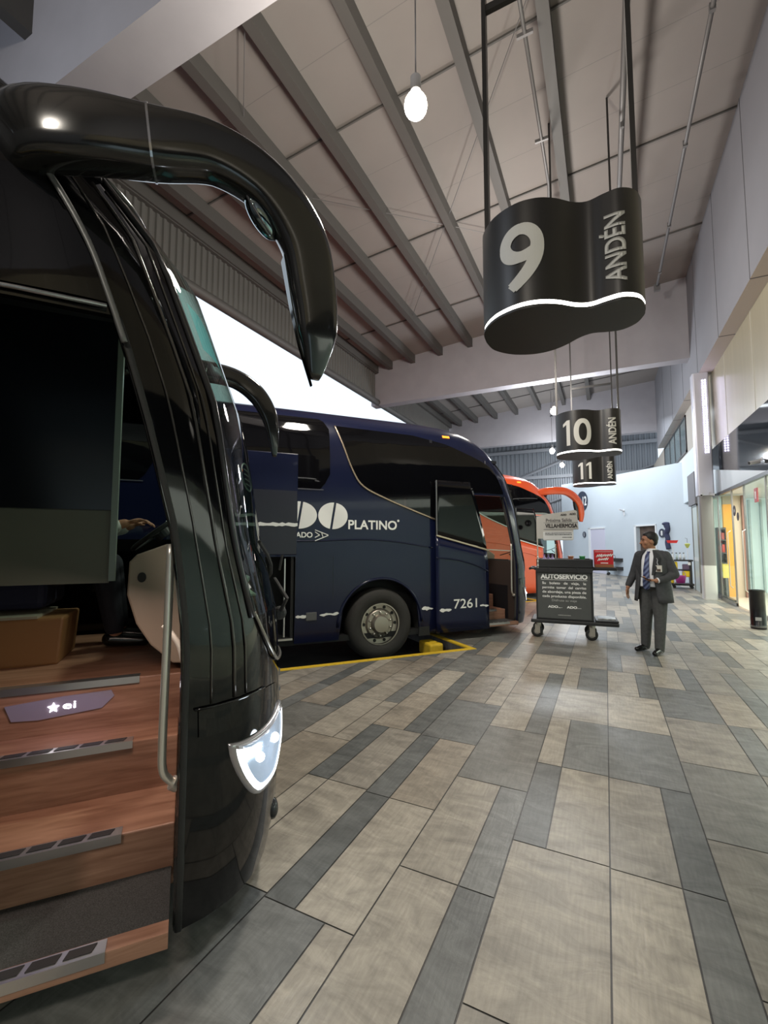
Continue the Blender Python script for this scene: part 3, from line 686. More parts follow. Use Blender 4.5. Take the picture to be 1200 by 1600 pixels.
def bus(O, name, label, paint, door='slid', hatch=False, near=False, red=False):
    root = empty('coach_bus', O, R(50), label, 'bus')
    # ---------------- body shell as a grid
    rows = []; tags = []
    NW = 30
    for z in Zs:
        row = []
        sf = interp(SFT, z); k = min(1., (sf - .3 - .2) / 1.35); 
        def sc(s): return s if s < .2 else .2 + (s - .2) * k
        lastA = sc(1.55); so = max(interp(SOT, z), lastA + .05) if k >= 1 else lastA + .06
        t0 = th0(z, so)
        def zz(s):
            if z >= 1.25 or abs(s) >= .68: return z
            za = .33 + math.sqrt(.68 ** 2 - s * s) if abs(s) < .68 else .15
            za = max(za, .15); return za + (z - .15) / 1.1 * (1.25 - za)
        for s in ACOL: row.append(side(sc(s), zz(s)))
        for f in (.33, .66): row.append(side(lastA + (so - lastA) * f, z))
        ths = [t0 + (max(36, t0 + 3) - t0) * f for f in (0, .35, .7)] + [max(36, t0 + 3) + (90 - max(36, t0 + 3)) * f / 12 for f in range(13)]
        for t in ths: row.append(fsurf(z, t))
        for t in ths[::-1][1:]: row.append(fsurf(z, t, left=True))
        for f in (.66, .33): row.append(side(lastA + (so - lastA) * f, z, left=True))
        for s in ACOL[::-1]: row.append(side(sc(s), z, left=True))
        rows.append(row)
    nA = len(ACOL); nT = 16; ncol = len(rows[0]); vs = [p for r_ in rows for p in r_]; fs = []; gl = []; gl2 = []
    iD0, iD1 = nA - 1, nA + 2                  # door gap columns
    iW0, iW1 = nA + 2 + 3, nA + 2 + 3 + 24     # windscreen columns
    mirr = lambda j: ncol - 2 - j
    for i in range(len(rows) - 1):
        z = Zs[i]
        for j in range(ncol - 1):
            q = (i * ncol + j, i * ncol + j + 1, (i + 1) * ncol + j + 1, (i + 1) * ncol + j)
            if iD0 <= j < iD1 and z < 2.4: continue
            if iW0 <= j < iW1 and 1.25 <= z < 3.05: gl.append(q); continue
            if iD0 <= mirr(j) < iD1 and 1.6 <= z < 2.6: gl2.append(q); continue
            if hatch and ACOL[0] <= -3 and 4 <= j < 6 and z < 1.38: continue
            fs.append(q)
    m = MB(); m.add(vs, fs)
    m.add([rows[i][0] for i in range(len(rows))] + [rows[i][-1] for i in range(len(rows))], [tuple(range(len(rows))) + tuple(range(2 * len(rows) - 1, len(rows) - 1, -1))])
    body = m.build('body_shell', paint, root, smooth=True, weld=True, solid=.03, auto=50)
    WG = glass('windscreen_glass', (.50, .62, .56), .07, .02)
    w = MB().add(vs, gl).build('windscreen', WG, root, smooth=True, weld=True)
    MB().add(vs, gl2).build('driver_window', WG, root, smooth=True, weld=True)
    # rubber round the windscreen
    zw = [1.25 + (3.05 - 1.25) * k / 14 for k in range(15)]
    P = [fsurf(z, 36.5, .004) for z in zw] + [fsurf(3.05, t, .004) for t in range(40, 90, 6)]
    P2 = [fsurf(z, 36.5, .004, True) for z in zw] + [fsurf(3.05, t, .004, True) for t in range(40, 90, 6)]
    MB().tube(P + P2[::-1], .014, 6).build('windscreen_seal', RUBBER if not near else mat('seal_gloss', (.03, .03, .032), .15), w, smooth=True)
    # ---------------- underbody, floor, steps
    MB().box(-8.9, 1.5, .06, 2.48, .12, .2).box(1.5, 2.6, 1.3, 2.4, .12, .2).build('underbody', DARKIN, root)
    MB().box(-.95, .95, .35, 2.2, .15, 1.3).box(-8.9, -1.0, .4, 2.5, .2, 1.3).build('chassis_block', DARKIN, root)
    def st(name, m, s0, s1, D0, D1, z0, z1, par=root, bev=0): return MB().box(s0, s1, -D0, -D1, z0, z1).build(name, m, par, bevel=bev)
    mt = st('entry_mat', mat('grey_mat', (.055, .055, .055), .95, noise=.5, nscale=260, bump=.4), 1.5, 2.63, 0, -.36, .14, .195)
    st('door_sill', WOOD, 1.5, 2.63, .012, -.05, .15, .203)
    st('step', WOOD, 1.5, 2.64, -.36, -.71, .12, .37, bev=.006); st('step', WOOD, 1.5, 2.64, -.71, -.97, .12, .605, bev=.006)
    fl = st('cabin_floor', WOOD, 1.0, 2.66, -.97, -2.42, .12, .843, bev=.006)
    st('cabin_floor_front', INTER, 2.66, 2.95, -.3, -2.3, .2, .8)
    dk = mat('nosing_tread', (.03, .028, .03), .5)
    for (D, z) in ((.014, .205), (-.352, .373), (-.702, .608), (-.962, .846)):
        ns = MB().box(1.5, 2.44, -D, -D + .055, z - .003, z + .003).box(1.5, 2.44, -D - .003, -D + .001, z - .032, z + .003).build('step_nosing', STEELD, root)
        if D > -.9:
            m = MB()
            for k in range(9):
                s = 2.40 - k * .1
                m.prism([(s, -D + .012, z + .003), (s - .08, -D + .012, z + .003), (s - .068, -D + .046, z + .003), (s + .012, -D + .046, z + .003)], (0, 0, .003))
            m.build('tread_pads', dk, ns)
    st('stair_side', mat('stair_side_dark', (.05, .035, .03), .6), 2.66, 2.69, -.12, -.97, .15, 1.25)
    st('stair_side', mat('stair_side_dark', (.09, .06, .045), .6), 1.46, 1.5, -.03, -.97, .15, 1.2)
    # door jamb
    jz = [.15 + (2.4 - .15) * k / 18 for k in range(19)]
    P = [side(interp(SOT, z) + .012, z, -.012) for z in jz]
    MB().tube(P, .017, 6, sc=(1, 1)).build('door_seal', RUBBER, root, smooth=True)
    P2 = [side(interp(SOT, z) + .035, z, -.09) for z in jz]
    MB().tube(P2, .034, 6).build('door_frame', mat('jamb_grey', (.05, .05, .05), .5), root, smooth=True)
    # interior lining
    m = MB(); m.box(.9, .95, .06, 2.48, .84, 3.3).box(.9, 2.3, .1, 2.45, 3.0, 3.05).box(.95, 1.5, .04, .08, .2, 3.0)
    m.build('cabin_lining', INTER, root)
    # dash
    m = MB(); prof = [(2.55, 1.56), (2.40, 1.50), (2.365, 1.46), (2.36, 1.28), (2.41, 1.12), (2.484, 1.0), (2.6, .89), (2.92, .86), (2.92, 1.35)]
    m.prism([Lc(s, -1.0, z) for s, z in prof], (0, .5, 0)); m.build('dash_console', BEIGE, root, bevel=.01)
    m = MB(); m.prism([Lc(s, -1.51, z) for s, z in [(2.5, 1.5), (2.45, 1.4), (2.6, .95), (2.9, .9), (2.92, 1.2), (2.8, 1.38), (2.62, 1.55)]], (0, .85, 0)); m.build('dash_board', mat('dash_dark', (.02, .02, .022), .4), root, bevel=.01)
    m = MB(); m.prism([Lc(s, -.32, z) for s, z in [(2.68, 1.2), (2.7, 1.28), (2.88, 1.22), (2.95, 1.1), (2.95, .9), (2.68, .9)]], (0, .66, 0)); m.build('dash_top', mat('dash_dark'), root, bevel=.01)
    MB().prism([Lc(2.43 + .022 * cos(t), -.995, 1.375 + .028 * sin(t)) for t in [2 * pi * k / 16 for k in range(16)]], (0, .004, 0)).build('console_hole', RUBBER, root)  # flat dark disc painted for the shade inside a round hole
    # steering wheel
    c = Lc(2.47, -1.9, 1.66); ax = Vector((-.62, 0, .78)).normalized(); e1 = Vector((0, 1, 0)); e2 = ax.cross(e1)
    sw = MB().tube([c + (e1 * cos(t) + e2 * sin(t)) * .22 for t in [2 * pi * k / 28 for k in range(29)]], .017, 8).build('steering_wheel', RUBBER, root, smooth=True)
    m = MB(); m.cyl(c - ax * .06, c, .06)
    for t in (.3, pi - .3, 1.5 * pi): m.tube([c, c + (e1 * cos(t) + e2 * sin(t)) * .22], .016, 6)
    m.build('steering_hub', mat('dash_dark'), sw)
    # partition
    pt = st('partition_panel', mat('partition_black', (.006, .007, .012), .3), 1.5, 2.27, -1.0, -1.02, 1.74, 2.8)
    st('lower_sheet', mat('partition_grey', (.13, .13, .105), .6), 1.5, 2.27, -1.0, -1.02, 1.35, 1.745, pt)
    st('edge_rail', mat('partition_rail', (.20, .23, .20), .35), 2.27, 2.30, -.99, -1.03, 1.36, 2.8, pt)
    # stainless handrail at the door
    P = catmull([Lc(2.595, -.10, 1.56), Lc(2.592, -.10, 1.2), Lc(2.588, -.10, .82), Lc(2.592, -.10, .71), Lc(2.615, -.105, .668), Lc(2.64, -.11, .645)], 5)
    hr = MB().tube(P, .0155, 12).build('handrail', CHROME, root, smooth=True)
    MB().cyl(Lc(2.625, -.105, .655), Lc(2.645, -.11, .64), .026).build('rail_foot', CHROME, hr)
    MB().cyl(Lc(2.595, -.1, 1.46), Lc(2.65, -.1, 1.46), .008).build('rail_bracket', CHROME, hr)
    P = catmull([Lc(1.9, -.9, 1.72), Lc(2.15, -.95, 1.5), Lc(2.42, -.95, 1.12), Lc(2.5, -.9, .9)] if not near else [Lc(2.56, -.6, 1.17), Lc(2.60, -.6, 1.12), Lc(2.635, -.6, 1.06), Lc(2.655, -.6, .98)], 5)
    MB().tube(P, .014, 8).build('grab_rail', CHROME, root, smooth=True)
    # illuminated badge plate on the top riser
    bp_ = MB().prism([Lc(s, -.968, z) for s, z in [(1.86, .765), (1.89, .69), (2.0, .682), (2.27, .705), (2.325, .76), (2.31, .79), (2.1, .785)]], (0, -.006, 0)).build('badge_plate', mat('plate_violet', (.34, .29, .36), .4, .3, emit=(.45, .4, .8), es=.03), root)
    GW = mat('badge_glow', (1, 1, 1), .5, emit=(1, 1, 1), es=6)
    sp = []
    for k in range(10):
        t = pi / 2 + pi * k / 5; rr = .026 if k % 2 == 0 else .012; sp.append(Lc(2.06 + rr * cos(t), -.960, .735 + rr * sin(t)))
    MB().prism(sp, (0, -.002, 0)).build('star_emblem', GW, bp_)
    text('lettering', 'ei', lambda x, y: Lc(2.10 + x, -.960, .722 + y), .055, .034, GW, bp_, bold=.0)
    # passenger-side console at the back of the steps
    cb = MB().prism([Lc(1.0, -1.45, .84), Lc(1.97, -1.45, .84), Lc(1.99, -1.45, 1.12), Lc(1.0, -1.45, 1.12)], (0, .45, 0)).build('cabin_locker', mat('locker_wood', (.26, .13, .05), .5), root, bevel=.015)
    MB().box(1.0, 1.86, 1.43, 1.9, 1.12, 1.135).build('locker_trim', mat('locker_edge', (.3, .28, .22), .4), cb)
    # seats
    sd_ = MB().box(1.35, 1.85, 1.62, 2.15, 1.15, 1.32).box(1.25, 1.42, 1.62, 2.15, 1.25, 2.05).box(1.5, 1.7, 1.8, 2.0, .84, 1.16).build('driver_seat', mat('seat_blue', (.012, .014, .04), .8), root, bevel=.04)
    # ---------------- side glazing and trims
    mould = [(-.74, 3.36), (-.64, 3.1), (-.48, 2.68), (-.3, 2.44), (.1, 2.26), (.55, 2.10), (.96, 1.96), (1.55, 1.74)]
    top = [(-.74, 3.37), (.6, 3.35), (1.2, 3.25), (1.7, 3.08), (1.95, 2.98), (2.05, 2.93), (2.15, 2.85), (2.28, 2.65), (2.37, 2.44)]
    qw = patch('quarter_window', DGLASS, root, -.72, 1.55, tabf(mould), tabf(top), .012, 80, 22)
    patch('door_header_window', DGLASS, root, 1.55, 2.37, 2.44, tabf(top), .012, 40, 14)
    TR = GOLD if not red else WHITE
    P = catmull([side(s, z, .012) for s, z in ([(-.74, 3.37)] + mould[1:])], 5)
    MB().tube(P, .016 if not near else .008, 6, sc=(1, .6)).build('window_moulding', TR, root, smooth=True)
    if near:
        P = catmull([side(s, z, .014) for s, z in [(1.0, 3.32), (1.6, 3.16), (1.95, 3.03), (2.07, 2.98), (2.17, 2.87), (2.29, 2.66), (2.37, 2.45), (2.42, 2.3)]], 5)
        MB().tube(P, .011, 6, sc=(1, .6)).build('window_moulding', mat('dull_grey_trim', (.16, .16, .16), .35, .3), root, smooth=True)
        P = [side(s, 2.425, .012) for s in [1.2, 1.5, 1.8, 2.1, 2.36]]
        MB().tube(P, .009, 6).build('header_trim', mat('bright_edge', (.35, .35, .37), .2, .8), root, smooth=True)
    else:
        MB().tube([side(s, z, .006) for s, z in ((2.0, 3.02), (2.0, 2.5))], .006, 4).build('window_bar', mat('dull_grey_trim', (.16, .16, .16), .35, .3), qw)
    ws = []
    for (a, b2) in ((-3.1, -.84), (-5.5, -3.2), (-7.9, -5.6)):
        hi = tabf([(a, 3.40), (a + .08, 3.45), (b2 - .1, 3.46), (b2, 3.3)]); lo = tabf([(a, 2.45), (a + .08, 2.37), (b2 - .12, 2.37), (b2, 2.6)])
        w_ = patch('side_window', DGLASS, root, a, b2, lo, hi, .010, 30, 18)
        patch('window_rim', mat('rim_grey', (.10, .10, .12), .4), w_, a + .02, b2 - .1, 2.352, 2.366, .012, 20, 1)
    am = patch('marker_lamp', mat('amber_lamp', (1, .25, .02), .3, emit=(1, .28, .03), es=2.2), root, 1.18, 1.32, 3.37, 3.41, .012, 4, 1)
    # body crease
    P = catmull([side(s, z, .0) for s, z in [(-3.2, 1.60), (-1.3, 1.60), (-.4, 1.63), (.2, 1.60), (.9, 1.5)]], 6)
    MB().tube(P, .012, 6, sc=(1, .7)).build('body_crease', paint, root, smooth=True)
    P = [Lc(.70 * cos(t), .004, .33 + .70 * sin(t)) for t in [pi * k / 24 for k in range(25)]]
    MB().tube(P, .022, 6).build('wheel_arch_lip', paint, root, smooth=True)
    for s in (-3.0, -1.34, -.78, .86):
        MB().tube([side(s, z, -.001) for z in (.2, .8, 1.38)], .004, 4).build('panel_gap', RUBBER, root)
    # ---------------- wheel
    def wheel(D):
        w_ = empty('wheel_assembly', (0, 0, 0)); w_.parent = root
        Mx = Matrix.Translation(Lc(0, D, .33)) @ Matrix.Rotation(R(-90) if D > -1.2 else R(90), 4, 'X')
        o_ = MB().lathe([(.30, .04), (.33, -.0), (.42, -.02), (.50, -.015), (.535, .03), (.55, .09), (.55, .22), (.53, .27), (.45, .30), (.3, .29)], Mx, 48)
        tyre = o_.build('tyre', TYRE, w_, smooth=True)
        RIM = mat('rim_metal', (.40, .36, .31), .4, .8)
        o_ = MB().lathe([(.30, .0), (.318, .0), (.318, .03), (.30, .05), (.235, .055), (.205, .03), (.15, .03), (.135, -.02), (.12, -.045), (.02, -.05), (0, -.05)], Mx, 48).build('rim', RIM, w_, smooth=True, auto=30)
        for k in range(10):
            t = 2 * pi * (k + .5) / 10
            m = MB(); c_ = Mx @ Vector((.178 * cos(t), .178 * sin(t), .03)); c2 = Mx @ Vector((.178 * cos(t), .178 * sin(t), -.005)); m.cyl(c_, c2, .019, .015, 8); m.build('wheel_nut', mat('nut_steel', (.75, .72, .65), .25, .9), w_, smooth=True)
            t = 2 * pi * k / 10
            m = MB(); c_ = Mx @ Vector((.262 * cos(t), .262 * sin(t), .06)); c2 = Mx @ Vector((.262 * cos(t), .262 * sin(t), .047)); m.cyl(c_, c2, .026, .026, 10); m.build('rim_hole', RUBBER, w_)
    if not red: wheel(-.12 + .09)
    MB().box(-.66, .66, .5, .52, .1, 1.2).build('arch_liner', DARKIN, root)
    m = MB(); m.prism([Lc(.66, -.02, .1), Lc(.86, -.02, .1), Lc(.84, -.02, .3), Lc(.70, -.02, .6)], (0, .3, 0)); m.build('mud_flap', RUBBER, root)
    # ---------------- sliding door panel, parked behind the opening
    zl = lambda s: interp([(.92, 1.70), (1.94, 1.455)], s)
    so = lambda z: interp(SOT, z) - .71
    def dgrid(z_lo, z_hi, nm, m, par, off):
        g = []
        for r_ in range(9):
            row = []
            for k in range(13):
                f = k / 12; s = .92 + 1.02 * f; z = z_lo(s) + (z_hi(s) - z_lo(s)) * r_ / 8
                s = .92 + (so(z) - .92) * f
                row.append(Lc(s, off, z))
            g.append(row)
        return MB().grid(g).build(nm, m, par, smooth=True, solid=.035)
    dp = dgrid(lambda s: .14, zl, 'door_panel', paint, root, .1)
    dgrid(zl, lambda s: 2.6, 'door_window', DGLASS, dp, .102)
    MB().tube([Lc(.92, .108, 1.70), Lc(1.94, .108, 1.455)], .016, 6, sc=(1, .5)).build('door_moulding', TR, dp)
    MB().tube(catmull([Lc(.92, .104, 1.34), Lc(1.3, .104, 1.30), Lc(1.7, .104, 1.2), Lc(1.94, .104, 1.09)], 5), .012, 6).build('door_crease', paint, dp, smooth=True)
    MB().tube([Lc(.93, .104, 2.6), Lc(.93, .104, 1.7)], .012, 6).build('door_edge', mat('dull_grey_trim', (.16, .16, .16), .35, .3), dp)
    MB().tube([Lc(1.2, .06, 1.0), Lc(1.5, -.3, 1.0), Lc(1.55, -.35, 1.0)], .02, 6).build('door_arm', GREYPL, dp)
    if not near and not red:
        text('fleet_number', '7261', lambda x, y: Lc(1.24 + x, .104, .51 + y), .45, .15, WHITE, dp, bold=.01)
    # ---------------- headlights
    LENS = mat('headlight_lens', (.8, .85, .9), .08, .0, emit=(.82, .92, 1), es=1. if near else .6)
    for left in (False, True):
        bd = [(24.5, .775), (31, .765), (41, .768), (52, .785), (60, .80), (63, .76), (62, .67), (57, .585), (51, .525), (43, .515), (36, .53), (29, .62), (25.5, .71)]
        bd = [(v.x, v.y) for v in catmull([(t, z * 40, 0) for t, z in bd + [bd[0]]], 3)][:-1]; bd = [(t, z / 40) for t, z in bd]
        cx_ = sum(p[0] for p in bd) / len(bd); cz_ = sum(p[1] for p in bd) / len(bd)
        def ring(k, off): return [fsurf(cz_ + (z - cz_) * k, cx_ + (t - cx_) * k, off, left) for t, z in bd]
        hl = MB().grid([ring(1.03, -.004), ring(1.0, .012), ring(.93, .014)], True).build('headlight_frame', mat('headlight_bezel', (.45, .44, .46), .2, .6), root, smooth=True)
        m = MB(); g_ = [ring(.93, .012), ring(.88, .017), ring(.78, .014)]; m.grid([r_[14:] for r_ in g_]); MB().grid([r_[:15] for r_ in g_]).grid([[r_[-1], r_[0]] for r_ in g_]).build('bezel_top', mat('headlight_bezel', (.45, .44, .46), .2, .6), hl); m.build('light_guide', mat('guide_white', (1, 1, 1), .3, emit=(.93, .97, 1), es=2.2 if near else 1.5), hl, smooth=True)
        m = MB(); m.grid([ring(.78, .012), ring(.7, .008), ring(.45, .006), ring(.3, .008), ring(.01, .006)], True); m.build('reflector', mat('reflector_blue', (.35, .42, .5), .15, .7, emit=(.6, .75, 1), es=.25), hl, smooth=True)
        for (t, z, rr) in ((38, .665, .020), (50, .685, .022)):
            MB().ball(fsurf(z, t, .006, left), rr, 12, 8).build('lamp_bulb', mat('lamp_hot', (1, 1, 1), .3, emit=(.95, .98, 1), es=6 if near else 2), hl, smooth=True)
    if near:
        l = bpy.data.lights.new('l', 'POINT'); l.energy = 3; l.color = (.8, .9, 1); l.shadow_soft_size = .05; lo_ = bpy.data.objects.new('headlight_glow', l); col.objects.link(lo_); lo_.parent = root; lo_.location = fsurf(.66, 46, .15)
    # bumper recess (glossy) and dark ball standing for the lower glossy intake
    if near:
        for f_, r_ in ((.3, .004), (.62, .006), (.82, .004)):
            P = [fsurf(z, th0(z, interp(SOT, z)) + (36 - th0(z, interp(SOT, z))) * f_, .001) for z in [.95 + .1 * k for k in range(21)]]
            MB().tube(P, r_, 6).build('pillar_seam_streak', mat('streak_sheen', (.10, .095, .09), .15, .7), root, smooth=True)  # raised lines mark pillar seams and stand in for thin highlight streaks
    for left in (False, True):
        g = [[fsurf(z, t, .005, left) for t in (16, 22, 28, 34, 40, 46, 52, 56)] for z in (.835, .86, .90, .935)]
        for a, b2 in ((0, 2), (3, 0)):
            pass
        def lens(t0_, t1_, zc_, h_, off):
            rws = []
            for r_ in range(7):
                row = []
                for k in range(17):
                    f = k / 16; t = t0_ + (t1_ - t0_) * f; e = (1 - max(0, (f - .35) / .65) ** 2.2) ** .5
                    z = zc_ + h_ * e * (r_ / 6 - .5); row.append(fsurf(z, t, off + (-.03 * sin(pi * r_ / 6) if off < 0 else 0) * e, left))
                rws.append(row)
            return MB().grid(rws)
        lens(15, 58, .885, .105, .004).build('bumper_pocket', mat('pocket_gloss', (.004, .004, .004), .03), root, smooth=True)
        P = [fsurf(.885 + .055, t, .006, left) for t in range(14, 44, 4)]
        MB().tube(P, .005, 5).build('pocket_edge', paint, root, smooth=True)
        MB().ball(fsurf(.30, 60, -.01, left), .05, 14, 8, (.6, 1, 1)).build('bumper_intake', mat('intake_gloss', (.03, .03, .03), .06, .2), root, smooth=True)
        P = catmull([fsurf(1.27, 38, .008, left), fsurf(1.12, 45, .01, left), fsurf(1.02, 55, .01, left), fsurf(.99, 75, .01, left), fsurf(.99, 90, .01, left)], 5)
        MB().tube(P, .008, 5).build('front_trim', mat('trim_silver', (.32, .30, .27), .25, .7), root, smooth=True)
    # grille and wipers
    m = MB()
    for k in range(4):
        z = .55 + k * .1; m.tube([fsurf(z, t, .012) for t in (78, 82, 86, 90)] + [fsurf(z, t, .012, True) for t in (86, 82, 78)], .012, 5)
    m.build('grille', GREYPL, root)
    for (sgn, a, b2) in ((-1, -1.0, 70), (1, -1.5, 74)):
        P0 = Lc(3.16, -1.275 + sgn * .45, 1.16); wp = MB().tube([P0, Lc(3.17, -1.275 + sgn * .6, 1.26), fsurf(1.36, b2 + 6, .04, sgn < 0)], .012, 6).build('wiper_arm', RUBBER, root)
        MB().tube([fsurf(1.33 + .06 * k, b2 + 14 - 9 * k, .025, sgn < 0) for k in range(5)], .009, 5).build('wiper_blade', RUBBER, wp)
        MB().ball(P0, .04).build('wiper_pivot', RUBBER, wp)
    # ---------------- mirrors
    def mirror(P, radii, D, left, dark):
        pts = catmull([Lc(s, D_, z) for (s, z), D_ in zip(P, D)], 6)
        rr = []
        for i in range(len(radii) - 1):
            for k in range(6): rr.append(radii[i] + (radii[i + 1] - radii[i]) * k / 6)
        rr.append(radii[-1])
        mm = MB().tube(pts, [q_ * .95 for q_ in rr], 24, sc=(.62, 1), up=(0, 1, 0), sq=.55).build('mirror_arm', paint if not near else mat('mirror_black', (.012, .012, .012), .16, coat=.5), root, smooth=True)
        return mm, pts, rr
    if near:
        Pp = [(1.95, 2.92), (2.09, 2.995), (2.26, 3.01), (2.49, 3.03), (2.71, 3.06), (2.915, 2.985), (3.055, 2.82), (3.105, 2.62), (3.125, 2.43), (3.117, 2.24)]
        Dd = [-.2, -.02, .05, .08, .09, .09, .08, .07, .07, .07]
        rr = [.1, .14, .135, .125, .110, .105, .105, .1, .085, .02]
        mm, pts, r2 = mirror(Pp, rr, Dd, False, True)
        c_ = pts[18]; d_ = (pts[19] - pts[17]).normalized()
        MB().tube([c_ - d_ * .004, c_ + d_ * .004], r2[18] * .975, 24, sc=(.63, 1), up=(0, 1, 0), sq=.55).build('arm_joint', mat('bright_edge', (.35, .35, .37), .2, .8), mm)
        c_ = Lc(2.872, .10, 2.852); e1 = Vector((.57, 0, -.82)); e2 = Vector((-.42, -.85, -.30)).normalized(); nn = e1.cross(e2).normalized()
        c_ = Lc(2.885, .075, 2.872); Mr = Matrix((e1.normalized(), e2, nn)).transposed()
        MB().ball(c_, 1, 20, 14, (.098, .055, .04), Mr).build('convex_mirror', mat('mirror_glass', (.25, .32, .34), .03, 1.), mm, smooth=True)
        MB().tube([c_ + e1.normalized() * .098 * cos(t) + e2 * .056 * sin(t) for t in [2 * pi * k / 24 for k in range(25)]], .004, 5).build('mirror_rim', mat('bright_edge'), mm)
        P = [Lc(2.985, .05, 2.74), Lc(3.02, .05, 2.55), Lc(3.055, .06, 2.38), Lc(3.105, .07, 2.21)]
        MB().grid([[p + Vector((0, .03 - .022 * i / 3, 0)) for i, p in enumerate(P)], [p - Vector((0, .03 - .022 * i / 3, 0)) for i, p in enumerate(P)]]).build('main_mirror', mat('mirror_dim', (.05, .06, .065), .05, 1.), mm, solid=.006)
        Pp = [(2.1, 3.02), (2.45, 3.14), (2.8, 3.17), (3.05, 3.15), (3.24, 3.03), (3.36, 2.85), (3.41, 2.65), (3.43, 2.42)]
        mirror(Pp, [.1, .1, .1, .095, .095, .085, .06, .02], [-2.3, -2.5, -2.58, -2.62, -2.62, -2.62, -2.62, -2.62], True, True)
    if red:
        Pp = [(1.9, 3.1), (2.2, 3.15), (2.55, 3.18), (2.87, 3.16), (3.2, 3.02), (3.42, 2.78), (3.48, 2.5), (3.46, 2.25)]
        mm, pts, r2 = mirror(Pp, [.1, .12, .12, .12, .12, .12, .11, .06], [-.2, .0, .08, .1, .1, .1, .1, .1], False, False)
        m = MB(); m.prism([Lc(3.2, .12, 2.95), Lc(3.33, .12, 2.82), Lc(3.38, .12, 2.3), Lc(3.3, .12, 2.45), Lc(3.22, .12, 2.75)], (0, .08, 0)); m.build('main_mirror', mat('mirror_dark', (.02, .02, .02), .3), mm)
    return root

nearbus = bus(NEAR, 'n', 'glossy black coach in the foreground with open door and lit wooden steps', BLACKP, near=True)
bluebus = bus(BLUE + U * .06, 'b', 'navy blue coach in the middle with fleet number 7261 and open front door', BLUEP, hatch=True)
redbus = bus(RED, 'r', 'orange red coach parked behind the navy blue coach', REDP, red=True)

# blue bus lettering, stripes and open luggage hatch
DX = -.06
def lt(name, pts, par=bluebus, m=WHITE): return MB().prism([Lc(s + DX, .006, z) for s, z in pts], (0, -.004, 0)).build(name, m, par)
def cut_poly(pts, f): return clip(pts, f)
def logo_letter(kind, s0, s1, z0, z1):
    n = 28; h = z1 - z0; w_ = s1 - s0
    if kind == 'D': P = [(s0, z0)] + [(s0 + .12 + (w_ - .12) * (cos(t)), z0 + h / 2 + h / 2 * sin(t)) for t in [-pi / 2 + pi * k / n for k in range(n + 1)]] + [(s0, z1)]
    else: P = [(s0 + w_ / 2 + w_ / 2 * cos(t), z0 + h / 2 + h / 2 * sin(t)) for t in [2 * pi * k / (2 * n) for k in range(2 * n)]]
    xm = s0 + w_ * (.34 if kind == 'D' else .5); tilt = .16
    lin = lambda p, o: (p[0] - (xm + (p[1] - (z0 + h / 2)) * tilt + o))
    a = clip(P, lambda p: -lin(p, -.018)); b2 = clip(P, lambda p: lin(p, .018))
    lt('logo_letter', a); lt('logo_letter', b2)
logo_letter('D', -1.36, -.975, 1.78, 2.175); logo_letter('O', -.955, -.50, 1.78, 2.175)
text('logo_word', 'PLATINO', lambda x, y: Lc(-.485 + DX + x, .008, 1.785 + y), .80, .135, WHITE, bluebus, bold=.03)
lt('registered_dot', [(.345 + .02 * cos(t), 1.925 + .02 * sin(t)) for t in [2 * pi * k / 10 for k in range(10)]])
text('logo_small_word', 'ADO', lambda x, y: Lc(-1.28 + DX + x, .008, 1.655 + y), .24, .075, WHITE, bluebus, bold=.03)
for (a, b2) in (((-1.0, 1.765), (-.8, 1.69)), ((-1.0, 1.605), (-.8, 1.685)), ((-1.0, 1.735), (-.93, 1.69)), ((-1.0, 1.655), (-.93, 1.69)), ((-.9, 1.72), (-.88, 1.66))):
    MB().tube([Lc(a[0] + DX, .008, a[1]), Lc(b2[0] + DX, .008, b2[1])], .006, 4).build('wing_mark', WHITE, bluebus)
ragged('torn_stripe', -1.33, -1.1, .53, .035, bluebus, seed=3); ragged('torn_stripe', -.98, -.68, .54, .035, bluebus, seed=4); ragged('torn_stripe', .70, .91, .52, .045, bluebus, seed=5)
for (a, b2, z) in ((.97, 1.2, .50), (1.75, 1.93, .53)):
    o = ragged('torn_stripe', a, b2, z, .04, bluebus, off=.108, seed=int(a * 10))
MB().box(-1.18, -1.02, -.012, .02, .46, .58).build('fuel_flap_lock', GREYPL, bluebus, bevel=.01)
h_ = MB().box(-3.0, -1.46, -.62, -.58, 1.42, 2.74).build('luggage_hatch', BLUEP, bluebus, bevel=.01)
MB().box(-2.99, -1.47, -.621, -.62, 1.43, 2.25).build('hatch_panel_tone', mat('hatch_tone', (.016, .016, .03), .35), h_)
rn = random.Random(9); lo = []; hi = []
for k in range(40):
    s = -3.0 + 1.54 * k / 39; lo.append(Lc(s, .626, 1.79 + rn.uniform(-.008, .008))); hi.append(Lc(s, .626, 1.83 + rn.uniform(-.008, .008)))
MB().grid([lo, hi]).build('torn_stripe', WHITE, h_)
for s in (-2.9, -1.56): MB().tube([Lc(s, -.02, 1.2), Lc(s, .58, 1.9)], .018, 6).build('hatch_strut', GREYPL, h_)
# luggage bay interior
bay = MB().box(-2.98, -1.36, .38, .42, .2, 1.38).box(-2.98, -1.36, .02, .4, .2, .24).box(-1.4, -1.36, .02, .4, .2, 1.38).build('luggage_bay', DARKIN, bluebus)
MB().box(-2.9, -1.37, -.01, .03, .21, .235).build('bay_sill', STEELD, bay)
MB().tube([Lc(-1.48, -.05, .25), Lc(-1.48, -.05, 1.35)], .015, 6).build('bay_post', STEELD, bay)
